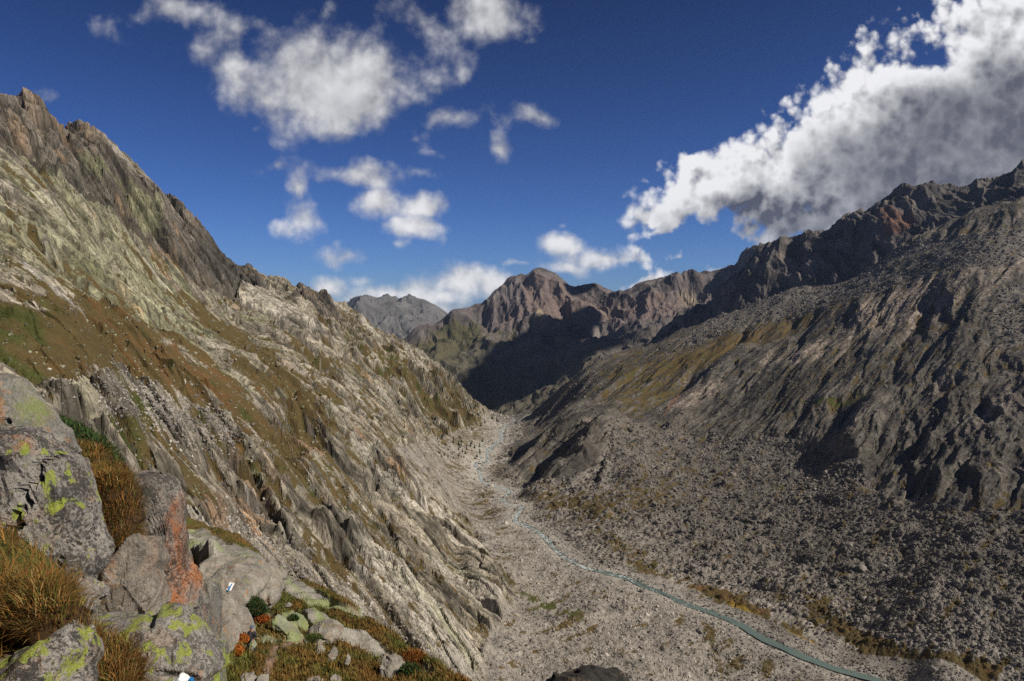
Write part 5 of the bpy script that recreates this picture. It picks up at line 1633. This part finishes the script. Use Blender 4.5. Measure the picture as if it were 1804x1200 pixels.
# low turf of the far terrace
GPX, GPY = project(GX, GY, GZ + dz)
tm_ = ((1 - ROCKF) * (1 - PATH) > .6) & (GPX > 320) & (GPX < 840) & (GPY > 930) & (GPY < 1215) & (GY > 14)
w_ = np.flatnonzero(tm_.ravel())
w_ = np.random.default_rng(8).choice(w_, 26000)
ro = np.stack([GX.ravel()[w_], GY.ravel()[w_], (GZ + dz).ravel()[w_] - .02], 1)
ro[:, :2] += r2.normal(size=(len(w_), 2)) * .12
cc = np.clip(C.reshape(-1, 3)[w_] * r2.uniform(.6, 1.9, (len(w_), 1)) * np.array([1.15, 1.05, .9]), 0, 1)
blades("grass", ro, r2.uniform(.12, .42, len(w_)), cc, "short rust and olive grass on the rocky terrace around the hiker", lean=.5, width=.035, seed=9, segs=2)


def bush(px, py, Y_, rx, rz, n, leaf, label, colr, seed, name="juniper_bush", cat="bush", ry=None, tilt=0.0):
    r_ = np.random.default_rng(seed)
    c = pt(px, py, Y_)
    ry = ry or rx * .8
    root = bpy.data.objects.new(name, None); root.location = c - np.array([0, 0, rz]); COL.objects.link(root)
    tag(root, label, cat)
    v, f = ico(3)
    vv = v * np.array([rx * .9, ry * .9, rz * .88]) * (1 + .18 * n3(v, 1.6, seed, 3))[:, None]
    vv[:, 2] -= tilt * vv[:, 0]
    mesh_obj("branches", vv + np.array([0, 0, rz]), f, M_LEAF, root, colors=np.tile(np.array([colr]) * .35, (len(v), 1)))
    u = r_.normal(size=(n, 3)); u /= np.linalg.norm(u, axis=1)[:, None]; u[:, 2] = np.abs(u[:, 2]) * 1.0 - .25 * (r_.random(n) < .3)
    rad = r_.uniform(.86, 1.12, n) * (1 + .18 * n3(u, 1.6, seed, 3))
    p = u * np.array([rx, ry, rz]) * rad[:, None]
    p[:, 2] += rz - tilt * p[:, 0]
    d1 = u * .6 + r_.normal(size=(n, 3)) * .6 + np.array([0, 0, .5]); d1 /= np.linalg.norm(d1, axis=1)[:, None]
    d2 = np.cross(d1, r_.normal(size=(n, 3))); d2 /= np.linalg.norm(d2, axis=1)[:, None]
    L_ = (leaf * r_.uniform(.6, 1.4, n))[:, None]
    V = np.stack([p - d2 * L_ * .28, p + d2 * L_ * .28, p + d1 * L_ * 1.4], 1).reshape(-1, 3)
    F_ = np.arange(3 * n).reshape(-1, 3)
    cl = np.clip(np.array(colr) * r_.uniform(.45, 1.9, (n, 1)), 0, 1)
    br = r_.random(n) < .07; cl[br] = (.16, .09, .03)
    mesh_obj("foliage", V, F_, M_LEAF, root, colors=np.repeat(cl, 3, 0))
    return root


JG = (.035, .062, .018)
bush(112, 765, 14.6, .52, .30, 2200, .05, "dark green juniper cushion at the head of the grassy gully", JG, 1, tilt=.5)
bush(146, 792, 13.2, .62, .36, 3000, .05, "larger dark green juniper cushion halfway down the grassy gully", JG, 2, tilt=.55)
bush(448, 1068, 41.5, .75, .50, 1900, .09, "dark juniper cushion under the end of the trail mark ledge", JG, 3, tilt=.5)
bush(517, 1091, 45.5, .32, .24, 900, .09, "round dark green bush on the green slab right of the ledge", JG, 4)
bush(645, 1097, 52, .55, .42, 900, .09, "round olive brown bush at the rim of the terrace", (.09, .075, .02), 5)
bush(722, 1186, 37, .6, .45, 1200, .09, "dark green bush near the right end of the turf, beside the little grey stone", JG, 6)
bush(553, 1124, 41, .5, .12, 700, .08, "flat green cushion plant tucked under the humped grey rock", (.06, .085, .02), 7)
bush(410, 1150, 30, .45, .25, 900, .07, "low bush with fiery orange leaves left of the path", (.42, .13, .02), 8, "blueberry_bush")
bush(424, 1128, 33, .4, .22, 800, .07, "low orange leaved bush between the long pale rock and the hiker", (.38, .12, .02), 9, "blueberry_bush")
bush(462, 1092, 44, .42, .25, 700, .09, "rust red bush on the slope just above the hiker", (.26, .07, .015), 10, "blueberry_bush")
bush(730, 1160, 42, .7, .4, 1100, .09, "rusty brown bush on the outermost hump of turf", (.22, .085, .018), 11, "blueberry_bush")

# ================================================================== the hiker
def add_skin_layer(me):
    if not me.skin_vertices:
        import bmesh
        bm = bmesh.new(); bm.from_mesh(me); bm.verts.layers.skin.verify(); bm.to_mesh(me); bm.free()


def skinned(name, verts, edges, radii, mat, parent, root=0, sub=2):
    me = bpy.data.meshes.new(name); me.from_pydata([tuple(v) for v in verts], edges, [])
    add_skin_layer(me)
    for i, r_ in enumerate(radii):
        me.skin_vertices[0].data[i].radius = r_ if isinstance(r_, tuple) else (r_, r_)
    me.skin_vertices[0].data[root].use_root = True
    o = bpy.data.objects.new(name, me); COL.objects.link(o)
    o.modifiers.new("skin", "SKIN").use_smooth_shade = True
    ss = o.modifiers.new("sub", "SUBSURF"); ss.levels = sub; ss.render_levels = sub
    me.materials.append(mat); o.parent = parent
    return o


hp = pt(443.5, 1160, 35.6)
hk = bpy.data.objects.new("person", None); hk.location = hp; hk.rotation_euler = (0, 0, math.radians(-14)); COL.objects.link(hk)
tag(hk, "hiker in dark clothes, blue grey cap and dark backpack walking away on the path", "person")
M_SKIN = simple_mat("sunburnt_skin", (.42, .22, .15, 1), .6)
M_DARK = simple_mat("dark_jacket", (.028, .026, .034, 1), .85, vary=.3, vscale=6)
M_TROU = simple_mat("dark_trousers", (.045, .042, .04, 1), .9, vary=.2, vscale=6)
M_PACK = simple_mat("backpack_cloth", (.022, .022, .028, 1), .7, vary=.3, vscale=9)
M_CAP = simple_mat("blue_cap", (.10, .125, .19, 1), .8, vary=.15, vscale=10)
BV = [(0, 0, .96), (0, .01, 1.15), (0, .03, 1.34), (0, .05, 1.47), (0, .07, 1.57), (0, .08, 1.67),
      (-.10, 0, .90), (-.11, .10, .50), (-.11, -.06, .12), (-.11, .06, .05), (.10, 0, .90), (.11, .16, .52), (.11, .12, .12), (.11, .26, .06),
      (-.19, .04, 1.40), (-.28, .02, 1.14), (-.27, .20, .96), (-.26, .27, .92), (.19, .04, 1.40), (.28, .06, 1.14), (.27, .26, .98), (.26, .33, .95)]
BE = [(0, 1), (1, 2), (2, 3), (3, 4), (4, 5), (0, 6), (6, 7), (7, 8), (8, 9), (0, 10), (10, 11), (11, 12), (12, 13), (2, 14), (14, 15), (15, 16), (16, 17), (2, 18), (18, 19), (19, 20), (20, 21)]
BR = [.14, .125, .15, .065, .075, .095, .095, .06, .04, .045, .095, .06, .04, .045, .06, .045, .034, .04, .06, .045, .034, .04]
skinned("body", BV, BE, BR, M_SKIN, hk)
sel = [0, 1, 2, 14, 15, 18, 19]
skinned("jacket", [BV[i] for i in sel], [(0, 1), (1, 2), (2, 3), (3, 4), (2, 5), (5, 6)], [.165, .155, .18, .075, .06, .075, .06], M_DARK, hk)
sel = [0, 6, 7, 8, 10, 11, 12]
skinned("trousers", [BV[i] for i in sel], [(0, 1), (1, 2), (2, 3), (0, 4), (4, 5), (5, 6)], [.155, .11, .08, .062, .11, .08, .062], M_TROU, hk)
skinned("backpack", [(0, -.16, 1.0), (0, -.19, 1.2), (0, -.16, 1.42), (0, -.10, 1.52)], [(0, 1), (1, 2), (2, 3)], [(.17, .12), (.19, .15), (.17, .12), (.10, .06)], M_PACK, hk)
for sx in (-1, 1):
    skinned("strap", [(sx * .10, -.06, 1.50), (sx * .12, .10, 1.49), (sx * .13, .20, 1.36), (sx * .13, .20, 1.18)], [(0, 1), (1, 2), (2, 3)], [.022] * 4, M_PACK, hk, sub=1)
    skinned("boot", [(sx * .11, (.26 if sx > 0 else .06) - .10, .07), (sx * .11, (.26 if sx > 0 else .06) + .06, .05)], [(0, 1)], [.062, .05], M_PACK, hk, sub=1)
v, f = ico(3)
cv = v * np.array([.118, .135, .115]); cv[:, 2] = np.where(cv[:, 2] < 0, cv[:, 2] * .18, cv[:, 2]); cv += np.array([0, .08, 1.69])
capo = mesh_obj("cap", cv, f, M_CAP, hk, smooth=True)
bv_ = [(x, y, 1.69 + .008 * z) for z in (0, 1) for x, y in ((-.08, .18), (-.06, .27), (0, .30), (.06, .27), (.08, .18))]
mesh_obj("peak", bv_, [(0, 1, 2, 3, 4), (9, 8, 7, 6, 5)] + [(i, i + 5, (i + 1) % 5 + 5, (i + 1) % 5) for i in range(5)], M_CAP, capo)

# ================================================================== a cumulus added out of view on the right to shade the valley head
def cloud(c, size, n, seed, label):
    r_ = np.random.default_rng(seed)
    v, f = ico(4)
    VV, FF, k = [], [], 0
    for i in range(n):
        q = r_.normal(size=3) * np.array([.42, .42, .18]); q[2] = abs(q[2])
        rad = r_.uniform(.22, .42) * (1 - .3 * np.linalg.norm(q))
        p = v * np.array([1, 1, .7]) * rad * (1 + .28 * n3(v + i, 2.2, seed + i, 4))[:, None] + q
        p[:, 2] = np.where(p[:, 2] < -.06, -.06 + (p[:, 2] + .06) * .15, p[:, 2])
        VV.append(p * size); FF.append(f + k); k += len(v)
    m = bpy.data.materials.get("cloud_white") or simple_mat("cloud_white", (.85, .86, .88, 1), 1.0, 0)
    o = mesh_obj("cloud", np.concatenate(VV), np.concatenate(FF), m, smooth=True)
    o.location = c
    tag(o, label, kind="structure")
    return o


def shade_from(px, py, Y_, h):
    p = pt(px, py, Y_)
    k = (h - p[2]) / SUN_DIR.z
    return (p[0] + SUN_DIR.x * k, p[1] + SUN_DIR.y * k, h)


cloud(shade_from(1000, 620, 3750, 3000), np.array((620, 900, 420)), 8, 3, "unseen white cumulus cloud added beyond the right side to shade the valley head")


# ================================================================== the air between the slopes
hz = bpy.data.materials.new("air"); hz.use_nodes = True
HT = NT(hz.node_tree); HT.n.remove(HT.n["Principled BSDF"])
pv = HT.n.new("ShaderNodeVolumePrincipled")
pv.inputs["Color"].default_value = (.45, .66, 1.0, 1)
pv.inputs["Density"].default_value = 1.7e-5
pv.inputs["Anisotropy"].default_value = .2
HT.l.new(pv.outputs[0], HT.n["Material Output"].inputs["Volume"])
x0, x1, y0, y1, z0, z1 = -5200, 7600, -300, 13500, -1400, 900
hv = [(x, y, z) for z in (z0, z1) for x, y in ((x0, y0), (x1, y0), (x1, y1), (x0, y1))]
tag(mesh_obj("haze", hv, [(3, 2, 1, 0), (4, 5, 6, 7), (0, 1, 5, 4), (1, 2, 6, 5), (2, 3, 7, 6), (3, 0, 4, 7)], hz), "thin blue mountain air that veils the far summits", kind="stuff")
